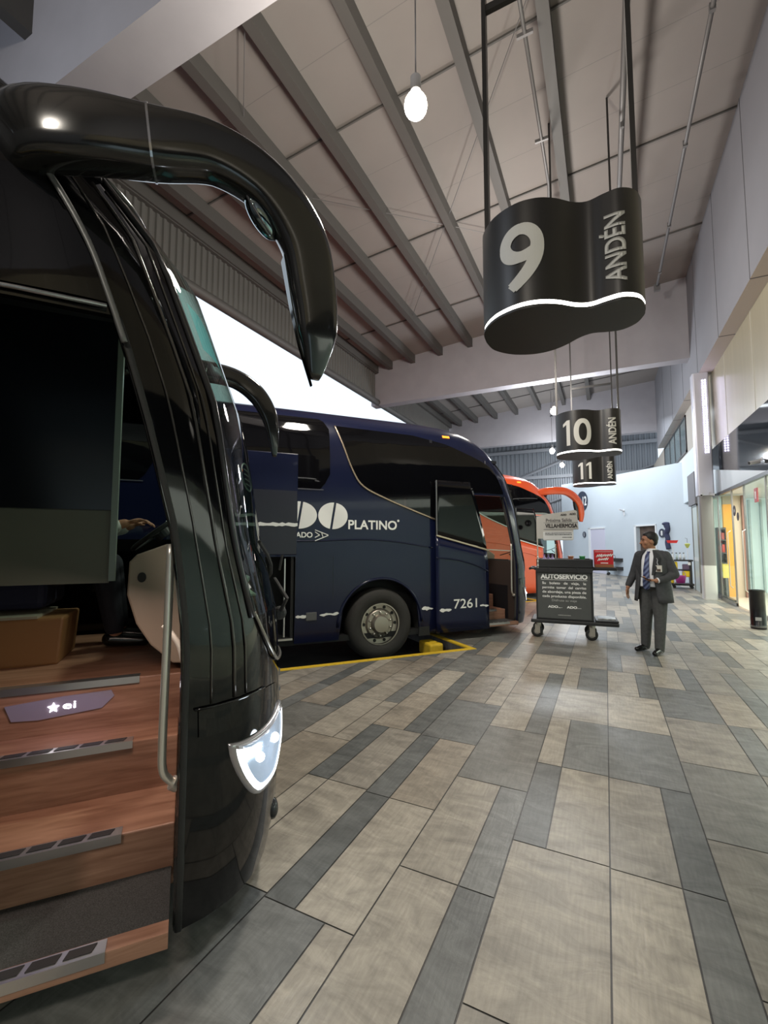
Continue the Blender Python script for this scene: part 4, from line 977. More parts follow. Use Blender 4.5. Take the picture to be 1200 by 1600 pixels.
# red bus lettering
ragged('white_swoosh', .9, 2.0, .98, .03, redbus, seed=8)
text('logo_word', 'ADO', lambda x, y: side(1.0 + x, .62 + y, .012), .62, .26, WHITE, redbus, bold=.05)
patch('white_line', WHITE, redbus, -.5, 1.5, tabf([(-.5, 1.42), (1.5, 1.32)]), tabf([(-.5, 1.44), (1.5, 1.34)]), .01, 20, 1)
# things in the near windscreen
def nb(name, s, D, z, m, par): pass
st_ = MB()
m = MB(); 
def ring_sticker(z, th, rz, rt, par):
    P = [fsurf(z + rz * sin(t), th + rt * cos(t), -.008) for t in [2 * pi * k / 30 for k in range(31)]]
    o = MB().tube(P, .004, 4).build('round_sticker', mat('sticker_grey', (.25, .30, .28), .5), par)
    for k in range(4):
        P = [fsurf(z - rz * .55 + k * rz * .36, th + rt * f, -.008) for f in (-.5, -.2, .2, .5)]
        MB().tube(P, .003, 4).build('sticker_text', mat('sticker_grey'), o)
ring_sticker(1.88, 58, .065, 7, nearbus)
g = [[fsurf(z, t, -.01) for t in (64, 68, 72)] for z in (1.60, 1.68)]; MB().grid(g).build('paper_sticker', mat('sticker_green', (.30, .42, .33), .6), nearbus)
g = [[fsurf(z, t, -.012) for t in (46, 52, 58, 64)] for z in (2.42, 2.62)]; MB().grid(g).build('blue_film', mat('film_cyan_glow', (.1, .45, .5), .4, emit=(.1, .5, .6), es=.45), nearbus)  # emission stands in for sky light coming through the film
MB().box(2.75, 2.98, .5, 1.9, 1.30, 1.31).build('dash_papers', mat('sticker_green'), nearbus)
MB().tube([Lc(2.9, -.6, 1.33), Lc(2.98, -.9, 1.36), Lc(2.9, -1.3, 1.33)], .02, 6).build('cable_bundle', mat('sticker_grey'), nearbus)
# interior light of the near steps
def buslight(par, s, D, z, e, c, size=.1):
    l = bpy.data.lights.new('l', 'AREA'); l.energy = e; l.color = c; l.size = size; l.shape = 'RECTANGLE'; l.size_y = .5
    o = bpy.data.objects.new('step_light', l); col.objects.link(o); o.parent = par; o.location = Lc(s, D, z); o.rotation_euler = (R(15), 0, R(90))
buslight(nearbus, 2.45, -.45, 1.32, 4.5, (1, .78, .66)); buslight(nearbus, 2.1, -.85, .83, .12, (.6, .5, 1)); buslight(bluebus, 2.3, -.45, 2.2, 4, (1, .8, .7))

# ------------------------------------------------------------------ unseen walls added behind the camera to keep white sky out of reflections
struct(MB().box(-9, 9, -13.2, -13, -.2, 11).build('wall_rear_block', mat('rear_block_grey', (.16, .16, .17), .8)))
struct(MB().box(-8.9, -8.75, -13, -6, -.2, 8).build('wall_left', mat('rear_block_grey')))

# ------------------------------------------------------------------ self-service cart
def lt_(x, y, z, par, w, h, txt, m=WHITE, b=.02, nm='lettering', sp=1.): return text(nm, txt, lambda u, v: Vector((x + u, y, z + v)), w, h, m, par, bold=b, space=sp)
ct = empty('boarding_cart', (-.66, 8.30, 0), R(4), 'black self-service cart with grey text panel beside the navy bus door', 'cart')
MB().box(-.44, .44, -.25, .25, .30, 1.12).build('cabinet', CARTB, ct, bevel=.012)
MB().box(-.415, .405, -.262, -.25, .33, 1.09).build('front_panel', CARTP, ct, bevel=.004)
MB().box(-.53, .80, -.27, .27, .245, .305).box(.46, .80, -.25, .25, .305, .335).build('base_deck', CARTB, ct, bevel=.015)
MB().box(-.46, .45, -.28, .27, 1.12, 1.17).box(-.42, .45, -.29, -.26, 1.17, 1.31).box(-.42, .45, .24, .27, 1.17, 1.31).box(-.42, -.39, -.29, .27, 1.17, 1.31).box(.42, .45, -.29, .27, 1.17, 1.31).build('top_tray', CARTB, ct, bevel=.008)
MB().box(-.43, .44, -.305, -.28, 1.09, 1.16).box(-.24, -.2, -.31, -.28, 1.075, 1.17).box(.2, .24, -.31, -.28, 1.075, 1.17).build('tray_clips', CARTB, ct, bevel=.004)
MB().tube(catmull([(-.42, -.2, 1.14), (-.52, -.2, 1.15), (-.54, -.1, 1.13), (-.54, .1, 1.13), (-.52, .2, 1.15), (-.42, .2, 1.14)], 4), .018, 8).build('push_handle', CARTB, ct, smooth=True)
MB().box(.45, .80, -.22, .22, 1.13, 1.18).build('side_shelf', CARTB, ct, bevel=.01)
WH = mat('castor_grey', (.22, .21, .19), .5)
for (x, y) in ((-.42, -.2), (.42, -.2), (-.42, .2), (.42, .2)):
    m = MB(); m.cyl((x, y, .245), (x, y, .20), .04); m.box(x - .05, x + .03, y - .032, y - .026, .07, .21); m.box(x - .05, x + .03, y + .026, y + .032, .07, .21)
    c_ = m.build('castor', mat('castor_fork', (.45, .43, .38), .35, .7), ct)
    MB().lathe([(.04, -.022), (.085, -.022), (.095, -.012), (.095, .012), (.085, .022), (.04, .022)], Matrix.Translation((x - .02, y, .095)) @ Matrix.Rotation(R(90), 4, 'X'), 24).build('castor_tyre', RUBBER, c_, smooth=True)
    MB().cyl((x - .02, y - .024, .095), (x - .02, y + .024, .095), .05).build('castor_hub', WH, c_)
F_ = -.2665
TXT = mat('cart_white', (.92, .92, .90), .5)
def bars(par, x0, x1, y, z, h, m, seed=1):
    rn_ = random.Random(seed); q = MB(); x = x0
    while x < x1 - .01:
        w_ = min(rn_.uniform(.012, .04), x1 - x); q.box(x, x + w_ - .005, y - .001, y, z, z + h); x += w_
    return q.build('fine_print', m, par)
lt_(-.355, F_, .985, ct, .71, .07, 'AUTOSERVICIO', TXT, .06)
MB().box(-.355, .355, -.267, -.265, .963, .969).build('rule', TXT, ct)
for k, l_ in enumerate(('Su   boleto   de   viaje,   le', 'permite  tomar  del  carrito', 'de abordaje, una pieza de', 'cada producto disponible.')):
    lt_(-.335, F_, .88 - k * .072, ct, .67, .052, l_, TXT, .02)
lt_(-.19, F_, .60, ct, .38, .048, 'Disfrute su viaje', mat('cart_text_grey', (.5, .5, .48), .5), 0.)
for x in (-.25, .04):
    lt_(x, F_, .505, ct, .15, .036, 'ADO', TXT, .07, 'cart_logo'); lt_(x + .155, F_, .505, ct, .06, .012, 'platino' if x > 0 else 'gl', TXT, .02, 'cart_logo')
bars(ct, -.1, .1, F_, .385, .010, mat('cart_text_grey'))
# sign board on a pole
pb = MB().box(-.405, -.385, -.30, -.28, 1.1, 2.02).build('sign_pole', mat('pole_light', (.6, .56, .5), .35, .5), ct)
for z in (1.20, 1.27, 1.34): MB().ball((-.395, -.305, z), .014).build('pole_screw', TXT, pb)
sgb = MB().prism([(-.40, -.31, 1.65), (-.40, -.31, 2.015), (-.30, -.31, 2.05), (.20, -.31, 2.12), (.23, -.31, 2.10), (.25, -.31, 1.80), (.17, -.31, 1.795), (.17, -.31, 1.64), (.15, -.31, 1.62), (-.29, -.31, 1.62), (-.31, -.31, 1.65)], (0, .012, 0)).build('notice_board', mat('board_beige', (.52, .50, .47), .5), ct)
MB().box(-.30, .17, -.313, -.311, 1.63, 1.765).build('lower_card', mat('card_white', (.72, .72, .72), .5), sgb)
BK = mat('ink', (.04, .035, .035), .6)
lt_(-.25, -.3145, 1.93, sgb, .40, .052, 'Próxima Salida', mat('ink_grey', (.16, .15, .15), .6), .02)
lt_(-.26, -.3145, 1.83, sgb, .49, .065, 'VILLAHERMOSA', BK, .04)
MB().box(-.29, .24, -.313, -.311, 1.80, 1.805).box(-.29, .24, -.313, -.311, 1.912, 1.916).build('rule', BK, sgb)
lt_(-.02, -.3145, 2.03, sgb, .09, .028, 'ADO', BK, .06); lt_(.12, -.3145, 2.04, sgb, .09, .028, 'ADO', BK, .06)
bars(sgb, -.27, .15, -.3145, 1.735, .012, BK, 2); bars(sgb, -.27, .15, -.3145, 1.708, .012, BK, 3); bars(sgb, .0, .15, -.3145, 1.665, .012, BK, 4)
# crate with script, standing on the side shelf
def cw(x, y, z): return Matrix.Translation((-.66, 8.30, 0)) @ Matrix.Rotation(R(4), 4, 'Z') @ Vector((x, y, z))
def onct(o, x, y, z): o.location = cw(x, y, z); o.rotation_euler = (0, 0, R(4)); return o
RD = mat('crate_red', (.62, .02, .03), .45)
cr = MB().box(-.14, .14, -.12, .12, .0, .28).build('drink_crate', RD, bevel=.008); onct(cr, .62, 0, 1.1815); tag(cr, 'red drinks carton with white script on the side shelf of the cart', 'box')
MB().box(-.14, .14, -.122, -.12, 0, .045).build('lower_band', mat('crate_brown', (.35, .14, .06), .6), cr)
rn = random.Random(5)
for (x0, y0, x1, n_, a_) in ((-.11, .18, .12, 9, .022), (-.09, .12, .06, 6, .018)):
    P = []
    for k in range(n_ * 2):
        t = k / (n_ * 2 - 1); P.append((x0 + (x1 - x0) * t + (.012 if k % 2 else -.004), -.123, y0 + a_ * (1 if k % 2 else -1) + rn.uniform(-.006, .006) + .02 * t))
    MB().tube(catmull(P, 4), .006, 4, sc=(1, 1)).build('script_lettering', TXT, cr)
MB().box(-.13, .13, -.1225, -.12, .245, .26).build('upper_band', mat('band_pale', (.7, .35, .35), .6), cr)
MB().box(-.05, .06, -.1225, -.12, .06, .075).build('band_text', TXT, cr)
# bottles on the tray : labels differ
BT = [(-.30, -.1, (.25, .12, .35)), (-.24, .02, (.45, .40, .55)), (-.17, -.08, (.3, .15, .4))]
for k, (x, y, c_) in enumerate(BT):
    o = MB().lathe([(0, 0), (.032, 0), (.034, .02), (.034, .12), (.028, .15), (.012, .175), (.012, .195), (0, .195)], None, 16).build('water_bottle', mat('bottle_violet', (.38, .30, .55), .2), smooth=True)
    onct(o, x, y, 1.1715); tag(o, 'violet-capped water bottle at the left end of the cart tray', 'bottle', 'water bottles on the cart tray')
    MB().cyl((0, 0, .19), (0, 0, .212), .016).build('bottle_cap', mat('cap_%d' % k, c_, .4), o)
for (x, c_, lab) in ((.12, (.75, .25, .12), 'orange snack cup with pale lid on the cart tray'), (.30, (.05, .45, .12), 'green snack cup with lid on the cart tray near the red carton')):
    o = MB().lathe([(0, 0), (.03, 0), (.045, .17), (0, .17)], None, 18).build('snack_cup', mat('cup_' + lab[:5].strip(), c_, .5), smooth=True, auto=40); onct(o, x, .05, 1.1715); tag(o, lab, 'cup')
    MB().cyl((0, 0, .168), (0, 0, .185), .048, n=18).build('cup_lid', mat('lid_' + lab[:5].strip(), tuple(min(1, k * 1.4 + .1) for k in c_), .4), o)
o = MB().prism([(-.12, -.16, 0), (.14, -.16, 0), (.15, .16, 0), (-.11, .16, 0)], (0, 0, .02)).build('magazine_stack', mat('clear_pack', (.45, .46, .46), .25, noise=.5, nscale=12)); onct(o, .62, 0, .3365); tag(o, 'shiny wrapped pack lying on the low deck of the cart', 'pack')

# ------------------------------------------------------------------ litter bin
t = empty('litter_bin', (2.49, 10.62, 0), 0, 'black cylindrical litter bin standing by the shop window', 'bin')
BB = mat('bin_black', (.01, .01, .011), .25)
MB().lathe([(0, 0), (.12, 0), (.125, .03), (.118, .04), (.118, .66), (.124, .67), (.124, .71), (.10, .71), (.095, .6), (0, .6)], None, 28).build('bin_body', BB, t, smooth=True, auto=40)
MB().lathe([(.124, .03), (.127, .05), (.124, .07)], None, 28).build('bin_ring', mat('bin_ring', (.2, .2, .2), .2, .8), t, smooth=True)
MB().box(-.07, .02, -.123, -.115, .16, .22).build('bin_plate', mat('bin_plate', (.45, .45, .45), .3, .5), t)

# ------------------------------------------------------------------ far black carts by the end wall
for (x, y, w_, lab) in ((.0, 25.3, .95, 'low black two-shelf trolley at the far wall, nearest the red carton'), (1.15, 25.9, .95, 'low black two-shelf trolley at the far wall, just left of the man')):
    t = empty('shelf_trolley', (x, y, 0), R(-6), lab, 'trolley')
    MB().box(0, w_, 0, .5, .68, .85).build('upper_shelf', CARTB, t); MB().box(0, w_, 0, .5, .25, .42).build('lower_shelf', CARTB, t)
    for px in (.03, w_ - .03):
        for py in (.03, .47): MB().cyl((px, py, .12), (px, py, .9), .015).build('post', GREYPL, t)
    for px in (.02, w_ - .02): MB().tube(catmull([(px, .03, .85), (px, .05, 1.0), (px, .25, 1.03), (px, .45, 1.0), (px, .47, .85)], 4), .014, 6).build('push_bar', GREYPL, t)
    MB().tube([(.05, 0, .86), (.08, 0, .99), (.4, 0, 1.0), (.42, 0, .86)], .013, 6).build('rail', GREYPL, t)
    for px in (.06, w_ - .06):
        for py in (.05, .45): MB().cyl((px, py - .02, .065), (px, py + .02, .065), .065, n=14).build('castor', RUBBER, t)

# ------------------------------------------------------------------ cleaning cart
cc = (2.08, 19.2)
t = empty('cleaning_cart', (*cc, 0), R(-3), 'dark housekeeping cart with yellow bags and purple bucket by the right wall', 'cart')
MB().box(.0, .66, -.25, .25, .10, .17).build('base_deck', CARTB, t, bevel=.01)
MB().box(.55, .62, -.23, .23, .17, 1.0).build('cart_end', CARTB, t)
MB().box(-.02, .66, -.24, .24, .95, 1.0).box(.22, .6, -.22, .22, .62, .66).build('cart_shelf', CARTB, t)
MB().box(.0, .035, -.22, -.18, .17, .97).build('post', CARTB, t)
YB = mat('bag_yellow', (.85, .62, .02), .5)
MB().box(.03, .2, -.2, .1, .62, .93).build('yellow_bag', YB, t, bevel=.03); MB().box(.34, .56, -.21, .1, .40, .62).build('yellow_bag', YB, t, bevel=.03); MB().box(-.09, .08, -.23, .0, .17, .44).build('yellow_pail', YB, t, bevel=.03)
MB().box(.34, .55, -.22, -.1, .66, .85).build('grey_tub', mat('tub_violet', (.13, .09, .15), .6), t, bevel=.02); MB().box(.50, .58, -.26, -.235, .82, .92).build('white_tag', WHITE, t)
for (x, h_) in ((.66 * .05, 0), ): pass
for (px, py) in ((.08, -.2), (.6, -.2), (.08, .2), (.6, .2)): MB().cyl((px, py - .02, .05), (px, py + .02, .05), .05, n=14).build('castor', RUBBER, t)
def at_c(x, y, z): return (cc[0] + x, cc[1] + y, z)
o = MB().lathe([(0, 0), (.13, 0), (.17, .24), (.16, .26), (.155, .24), (.12, .02), (0, .02)], None, 22).build('bucket', mat('bucket_purple', (.38, .03, .22), .4), smooth=True); o.location = at_c(.23, -.42, .002); tag(o, 'purple bucket standing in front of the cleaning cart', 'bucket')
MB().tube(catmull([(-.16, 0, .25), (-.12, 0, .38), (.0, 0, .43), (.12, 0, .38), (.16, 0, .25)], 4), .008, 6).build('bucket_handle', mat('handle_violet', (.25, .2, .5), .4), o)
o.location.z = .20; o.scale = (1, 1, 1)
MB().tube([(0, 0, -.0), (0, 0, -.0001)], .01).build('bucket_boss', mat('handle_violet'), o)
for k, (x, c_) in enumerate(((.08, (.7, .75, .78)), (.2, (.55, .65, .62)), (.31, (.75, .78, .8)), (.42, (.7, .75, .78)))):
    o = MB().lathe([(0, 0), (.04, 0), (.04, .13), (.015, .18), (.015, .22), (0, .22)], None, 14).build('spray_bottle', mat('spray_%d' % k, c_, .3), smooth=True); o.location = at_c(x, .02, 1.001)
    tag(o, 'pale spray bottle standing on top of the cleaning cart', 'bottle', 'spray bottles on the cleaning cart'); MB().box(-.035, .015, -.01, .01, .215, .25).build('trigger', GREYPL, o)
def pole_thing(nm, x, y, z0, z1, r, m, lab, cat): 
    o = MB().cyl((0, 0, 0), (0, 0, z1 - z0), r, n=8).build(nm, m); o.location = at_c(x, y, z0); return tag(o, lab, cat)
o = pole_thing('broom', .06, -.3, .172, 1.52, .012, mat('stick_white', (.75, .75, .75), .5), 'white broom with red head standing up in the cleaning cart', 'broom')
MB().prism([(-.15, -.02, 1.42), (-.19, -.02, 1.52), (.17, -.02, 1.52), (.12, -.02, 1.42)], (0, .04, 0)).build('broom_head', mat('broom_red', (.75, .03, .03), .5), o)
o = pole_thing('toilet_brush', .52, -.1, 1.001, 1.6, .01, mat('stick_white'), 'upright brush with yellow-green head on the cleaning cart', 'brush')
MB().lathe([(0, .42), (.03, .42), (.09, .55), (.05, .58), (0, .56)], None, 14).build('brush_head', mat('brush_green', (.55, .6, .15), .7), o); MB().tube([(0, .0, .6), (0, 0, .75), (-.06, 0, .77)], .006).build('hook', GREYPL, o)
# dark mop on the end wall
P = [ew(1.0, .05, 2.4), ew(.92, .06, 2.2), ew(1.02, .06, 2.0), ew(.95, .05, 1.8), ew(.98, .05, 1.6), ew(.92, .05, 1.35)]
o = MB().tube(catmull(P, 5), [.12] * 4 + [.10] * 8 + [.10] * 14, 8).build('hanging_mop', mat('mop_navy', (.045, .05, .10), .9, bump=1., bscale=20), smooth=True); tag(o, 'dark navy mop cloth hanging on the white end wall', 'mop')
MB().ball(ew(1.0, .05, 2.42), .13, 10, 8, (1.3, 1, .6)).build('mop_head', mat('mop_navy'), o)

# ------------------------------------------------------------------ people
def union(name, m, shapes, parent=None, voxel=.008, smooth=True, sub=False):
    o = shapes.build('tmp', m)
    md = o.modifiers.new('r', 'REMESH'); md.mode = 'VOXEL'; md.voxel_size = voxel
    md2 = o.modifiers.new('s', 'SMOOTH'); md2.factor = .5; md2.iterations = 3
    dg = bpy.context.evaluated_depsgraph_get(); me = bpy.data.meshes.new_from_object(o.evaluated_get(dg))
    bpy.data.objects.remove(o)
    me.polygons.foreach_set('use_smooth', [True] * len(me.polygons))
    if not me.materials: me.materials.append(m)
    n_ = bpy.data.objects.new(name, me); col.objects.link(n_)
    if parent: n_.parent = parent
    return n_
SKIN = mat('skin_brown', (.40, .19, .11), .55)
HAIR = mat('hair_black', (.008, .007, .007), .6)
def limb(sh, pts, rr, n=12):
    for i in range(len(pts) - 1): sh.caps(pts[i], pts[i + 1], rr[i], rr[i + 1], n)
def hand(sh, wrist, d, palm_n, curl=.5, size=1., side_=1):
    """d: pointing direction, palm_n: palm normal, side_: thumb side along d x palm_n"""
    d = Vector(d).normalized(); pn = Vector(palm_n).normalized(); x = d.cross(pn).normalized() * side_; w = Vector(wrist)
    M_ = Matrix((x, d, pn)).transposed()
    sh.ball(w + d * .045 * size, .045 * size, 12, 8, (.9, 1.1, .38), M_)
    for k, (off, ln) in enumerate(((.030, .072), (.010, .080), (-.010, .074), (-.029, .058))):
        p = w + d * .078 * size + x * off * size; dd = d
        for j, f in enumerate((.45, .32, .25)):
            a = curl * (.4 + j * .5); dd = (d * cos(a) + pn * sin(a)).normalized(); q = p + dd * ln * f * size
            sh.caps(p, q, .0095 * size, .0085 * size, 8); p = q
    p = w + d * .025 * size + x * .032 * size; q = p + (d * .6 + x * .7 + pn * .3).normalized() * .036 * size; sh.caps(p, q, .013 * size, .011 * size, 8)
    r_ = q + (d * .9 + x * .2 + pn * .35).normalized() * .03 * size; sh.caps(q, r_, .011 * size, .009 * size, 8)
def head(sh, c, yaw, s=1.):
    """c centre of head; face looks along +Y rotated by yaw"""
    M_ = Matrix.Rotation(yaw, 3, 'Z'); c = Vector(c)
    def B(p, r, sc): sh.ball(c + M_ @ (Vector(p) * s), r * s, 18, 14, sc, M_)
    B((0, -.012, .02), .092, (.86, 1.05, 1.05)); B((0, .022, -.03), .07, (.88, .95, 1.15)); B((0, .048, -.085), .034, (1.05, .9, .8))
    B((0, .062, -.012), .03, (1.7, .6, 1.5)); B((0, .096, -.016), .016, (.7, .8, 1.5)); B((0, .106, -.034), .0155, (1.05, .95, .8))
    B((.03, .078, .024), .016, (1.5, .5, .5)); B((-.03, .078, .024), .016, (1.5, .5, .5)); B((0, .086, -.062), .013, (1.7, .6, .45)); B((0, .083, -.073), .013, (1.5, .6, .5))
    B((.078, -.01, -.012), .025, (.35, .75, 1.25)); B((-.078, -.01, -.012), .025, (.35, .75, 1.25))
    B((.045, .055, -.03), .025, (1, .8, 1)); B((-.045, .055, -.03), .025, (1, .8, 1))
    return M_
# the walking man: local x = his left, y = forward
MO = Vector((.60, 7.62, 0)); ang = math.atan2(-.5, .866)  # forward (-.5,-.866)
fw_ = Vector((-.5, -.866, 0)); lf_ = Vector((.866, -.5, 0))
rz = math.atan2(lf_.y, lf_.x)
# local frame is left-handed if x=left,y=forward; use x=right,y=forward
def W(l, f, z): return Vector((-l, f, z))
rzm = math.atan2(-lf_.y, -lf_.x)
sh = MB()
limb(sh, [W(.085, 0, .90), W(.085, .02, .50), W(.075, .05, .10)], [.085, .06, .042]); limb(sh, [W(-.085, 0, .90), W(-.125, .0, .50), W(-.165, -.05, .10)], [.085, .06, .042])
limb(sh, [W(.075, .05, .07), W(.08, .19, .04)], [.042, .032]); limb(sh, [W(-.165, -.05, .07), W(-.20, .09, .04)], [.042, .032])
limb(sh, [W(0, 0, .97), W(0, .01, 1.12), W(0, 0, 1.32)], [.105, .13, .12]); limb(sh, [W(-.15, -.01, 1.38), W(.15, -.01, 1.38)], [.05, .05]); limb(sh, [W(0, 0, 1.36), W(0, .015, 1.53)], [.065, .055])
limb(sh, [W(-.18, -.01, 1.37), W(-.27, -.02, 1.13), W(-.33, .07, .915)], [.045, .042, .03]); limb(sh, [W(.18, -.01, 1.37), W(.265, -.04, 1.13), W(.13, .19, 1.045)], [.045, .042, .03])
hand(sh, W(-.33, .075, .905), W(-.02, .12, -1), W(1, 0, 0), .35, 1., 1)
hand(sh, W(.12, .205, 1.05), W(-1, .45, .05), W(0, .1, 1), .9, 1., -1)
HC = W(-.015, .045, 1.605); HY = R(-46)
hM = head(sh, HC, HY, 1.05)
man = union('person', SKIN, sh, voxel=.0065)
man.location = MO; man.rotation_euler = (0, 0, rzm)
tag(man, 'man in dark grey suit walking on the platform, looking left', 'person')
def hp(p): return HC + hM @ (Vector(p) * 1.05)
# hair cap
sh = MB(); 
sh.ball(hp((0, -.026, .040)), .101, 20, 14, (.9, 1.0, .98), hM); sh.ball(hp((0, -.055, -.005)), .075, 16, 12, (.95, .8, 1.0), hM); sh.ball(hp((0, .03, .085)), .045, 12, 10, (1.3, 1, .7), hM)
hair = union('hair', HAIR, sh, man, .007)
for sx in (-1, 1):
    MB().ball(hp((sx * .030, .0875, .004)), .0065, 10, 8).build('eye', mat('eye_dark', (.03, .02, .015), .2), man, smooth=True)
    MB().tube([hp((sx * .014, .094, .027)), hp((sx * .032, .092, .031)), hp((sx * .050, .078, .026))], .0042, 6).build('eyebrow', HAIR, man)
MB().tube([hp((-.022, .092, -.055)), hp((0, .101, -.050)), hp((.022, .092, -.055))], .0045, 6).build('moustache', mat('moustache', (.05, .035, .03), .7), man)
SUIT = mat('suit_charcoal', (.055, .057, .062), .85, noise=.15, nscale=30); TROU = mat('trouser_grey', (.075, .077, .077), .85, noise=.15, nscale=30)
# trousers
sh = MB()
limb(sh, [W(.075, 0, .93), W(.09, .025, .50), W(.078, .055, .09)], [.124, .080, .064]); limb(sh, [W(-.075, 0, .93), W(-.11, .005, .50), W(-.160, -.045, .09)], [.124, .080, .064]); limb(sh, [W(-.06, 0, .98), W(.06, 0, .98)], [.135, .135])
tr = union('trousers', TROU, sh, man, .010)
# shirt front
def ell(z, rx, ry, a0, a1, n, cy=0., cx=0.): 
    return [W(cx + rx * sin(a0 + (a1 - a0) * k / n), cy + ry * cos(a0 + (a1 - a0) * k / n), z) for k in range(n + 1)]
TT = [(.80, .205, .165), (.95, .19, .168), (1.08, .185, .172), (1.2, .185, .16), (1.32, .18, .14), (1.40, .165, .11), (1.45, .09, .08), (1.475, .065, .07)]
g = [ell(z, rx, ry, -1.5, 1.5, 20, .01) for z, rx, ry in TT[1:]]
MB().grid(g).build('shirt', mat('shirt_white', (.85, .87, .90), .7), man, smooth=True)
MB().tube([W(.062 * sin(t), .015 + .062 * cos(t), 1.475 + .015 * cos(t) * 0) for t in [2 * pi * k / 20 for k in range(21)]], .012, 8, sc=(1.6, .6)).build('collar', mat('shirt_white'), man, smooth=True)
# tie
TIE = mat('tie_blue', (.045, .06, .16), .6)
nt = TIE.node_tree; wv = nt.nodes.new('ShaderNodeTexWave'); wv.inputs['Scale'].default_value = 9; wv.bands_direction = 'DIAGONAL'; tcn = nt.nodes.new('ShaderNodeTexCoord'); rr_ = nt.nodes.new('ShaderNodeValToRGB'); rr_.color_ramp.elements[0].position = .45; rr_.color_ramp.elements[1].position = .55
rr_.color_ramp.elements[0].color = (.035, .045, .12, 1); rr_.color_ramp.elements[1].color = (.16, .20, .36, 1)
nt.links.new(tcn.outputs['Object'], wv.inputs[0]); nt.links.new(wv.outputs[0], rr_.inputs[0]); nt.links.new(rr_.outputs[0], nt.nodes['Principled BSDF'].inputs[0])
tz = [(1.455, .022, .098), (1.425, .018, .115), (1.40, .026, .138), (1.2, .040, .186), (1.02, .050, .196), (.94, .048, .196), (.905, .004, .194)]
MB().grid([[W(-w_, f, z), W(0, f + .008, z), W(w_, f, z)] for z, w_, f in tz]).build('necktie', TIE, man, smooth=True, solid=.006)
MB().tube([W(-.0 + .19 * sin(t), .01 + .172 * cos(t), .945) for t in [-1.2 + 2.4 * k / 16 for k in range(17)]], .018, 6, sc=(.5, 1)).build('belt', RUBBER, man)
# jacket shell, open in front
JT = [(.735, .255, .215, .62), (.80, .25, .21, .58), (.95, .235, .2, .50), (1.08, .222, .195, .44), (1.2, .222, .185, .42), (1.32, .22, .165, .42), (1.40, .205, .135, .40), (1.445, .15, .11, .42), (1.475, .09, .09, .6)]
sh = MB(); g = [ell(z, rx, ry, a, 2 * pi - a, 36, .0) for z, rx, ry, a in JT]; sh.grid(g)
jk = sh.build('jacket', SUIT, man, smooth=True, solid=.012)
sh = MB(); limb(sh, [W(-.175, -.01, 1.385), W(-.275, -.02, 1.13), W(-.325, .05, .955)], [.078, .062, .048]); limb(sh, [W(.175, -.01, 1.385), W(.272, -.04, 1.13), W(.165, .145, 1.055)], [.078, .064, .05]); limb(sh, [W(-.13, -.01, 1.41), W(.13, -.01, 1.41)], [.06, .06]) 
union('sleeves', SUIT, sh, man, .008)
for sg in (-1, 1):
    lp = [(1.47, .055, .085, .10), (1.38, .09, .165, .145), (1.25, .085, .16, .18), (1.12, .078, .10, .196)]
    MB().grid([[W(sg * a, f, z), W(sg * b2, f - .012, z + (.02 if i_ == 1 else 0))] for i_, (z, a, b2, f) in enumerate(lp)]).build('lapel', mat('lapel_charcoal', (.030, .031, .034), .8), man, solid=.008)
MB().box(-.205, -.125, .165, .172, 1.17, 1.26).build('id_badge', mat('badge_card', (.75, .73, .66), .4), man); MB().box(-.19, -.14, .172, .174, 1.175, 1.21).build('badge_photo', mat('badge_dark', (.12, .08, .06), .5), man)
MB().tube(catmull([W(.14, .17, 1.36), W(.155, .175, 1.33), W(.15, .178, 1.30), W(.16, .178, 1.265)], 4), .006, 6).build('badge_cord', mat('pin_silver', (.6, .6, .65), .3, .7), man)
MB().tube([W(.165, .145, 1.055), W(.142, .175, 1.048)], .040, 12).build('shirt_cuff', mat('shirt_white'), man, smooth=True)
SHOE = mat('shoe_black', (.008, .008, .008), .2)
for (a, f, dx) in ((.078, .05, .01), (-.165, -.05, -.04)):
    sh = MB(); limb(sh, [W(a, f - .035, .055), W(a + dx * .3, f + .06, .05), W(a + dx, f + .17, .036)], [.045, .046, .034])
    s_ = union('shoe', SHOE, sh, man, .007)
    for v in s_.data.vertices:
        if v.co.z < .006: v.co.z = .004
# phone held in his left hand
ph_loc = MO + Matrix.Rotation(rzm, 3, 'Z') @ W(.035, .275, 1.075)
ph = MB().box(-.036, .036, -.075, .075, -.0045, .0045).build('mobile_phone', mat('phone_black', (.01, .01, .012), .15), bevel=.004); ph.location = ph_loc; ph.rotation_euler = (R(20), R(10), R(75)); tag(ph, 'black mobile phone held in the walking man\'s hand', 'phone')
MB().box(-.032, .032, -.07, .07, .0045, .0052).build('phone_screen', mat('screen_dark', (.02, .02, .03), .05), ph)

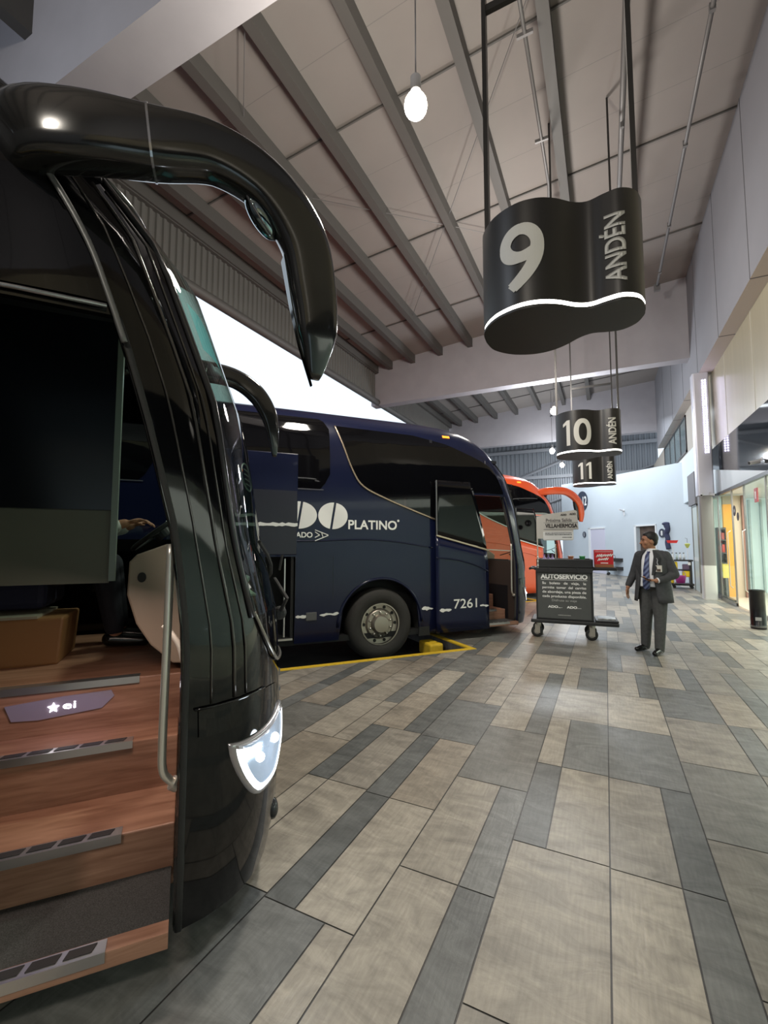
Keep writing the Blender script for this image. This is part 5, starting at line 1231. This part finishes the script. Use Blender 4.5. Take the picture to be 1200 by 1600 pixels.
# seated driver of the near bus (local bus coordinates)
sh = MB()
def Bv(s, D, z): return Lc(s, D, z)
limb(sh, [Bv(1.72, -1.9, 1.40), Bv(1.70, -1.9, 1.62), Bv(1.70, -1.9, 1.85)], [.15, .14, .13], 12)
for sg in (-1, 1): 
    limb(sh, [Bv(1.74, -1.9 + sg * .1, 1.38), Bv(2.14, -1.9 + sg * .12, 1.40), Bv(2.22, -1.9 + sg * .12, .95)], [.09, .07, .045])
    limb(sh, [Bv(2.2, -1.9 + sg * .12, .91), Bv(2.36, -1.9 + sg * .12, .885)], [.04, .03])
    limb(sh, [Bv(1.70, -1.9 + sg * .19, 1.86), Bv(1.88, -1.9 + sg * .26, 1.60), Bv(2.26, -1.9 + sg * .2, 1.70)], [.055, .045, .032])
    hand(sh, Bv(2.28, -1.9 + sg * .2, 1.71), (1, 0, .22), (0, 0, -1), .8, 1., sg)
limb(sh, [Bv(1.70, -1.9, 1.9), Bv(1.71, -1.9, 2.03)], [.06, .055])
hd = Bv(1.73, -1.9, 2.12); head(sh, hd, R(-90), 1.)
dr = union('person', SKIN, sh, voxel=.009)
dr.matrix_world = Matrix.Translation(NEAR) @ Matrix.Rotation(R(50), 4, 'Z')
tag(dr, 'bus driver in white shirt reaching for the steering wheel of the black coach', 'person')
sh = MB(); limb(sh, [Bv(1.72, -1.9, 1.40), Bv(1.70, -1.9, 1.62), Bv(1.70, -1.9, 1.86)], [.17, .16, .15])
for sg in (-1, 1): limb(sh, [Bv(1.70, -1.9 + sg * .19, 1.86), Bv(1.88, -1.9 + sg * .26, 1.60), Bv(2.20, -1.9 + sg * .212, 1.68)], [.075, .062, .05])
union('shirt', mat('driver_shirt', (.45, .46, .44), .8), sh, dr, .01)
sh = MB()
for sg in (-1, 1): limb(sh, [Bv(1.74, -1.9 + sg * .1, 1.38), Bv(2.14, -1.9 + sg * .12, 1.41), Bv(2.215, -1.9 + sg * .12, .99)], [.12, .088, .062])
union('trousers', mat('driver_trousers', (.015, .016, .025), .8), sh, dr, .01)
for sg in (-1, 1):
    sh = MB(); limb(sh, [Bv(2.19, -1.9 + sg * .12, .91), Bv(2.40, -1.9 + sg * .12, .888)], [.05, .04]); union('shoe', SHOE, sh, dr, .01)
sh = MB().ball(hd + Vector((-.02, 0, .03)), .105, 18, 12, (1, .9, .95)); 
hh_ = sh.build('hair', HAIR, dr, smooth=True)

# ------------------------------------------------------------------ world
wd = bpy.data.worlds.new('world'); scene.world = wd; wd.use_nodes = True
bgn = wd.node_tree.nodes['Background']; bgn.inputs[0].default_value = (.80, .90, 1.0, 1); bgn.inputs[1].default_value = 1.25
scene.view_settings.view_transform = 'Standard'; scene.view_settings.exposure = 0; scene.view_settings.look = 'None'
scene.cycles.max_bounces = 8; scene.cycles.transparent_max_bounces = 12; scene.cycles.sample_clamp_indirect = 4; scene.cycles.use_denoising = True
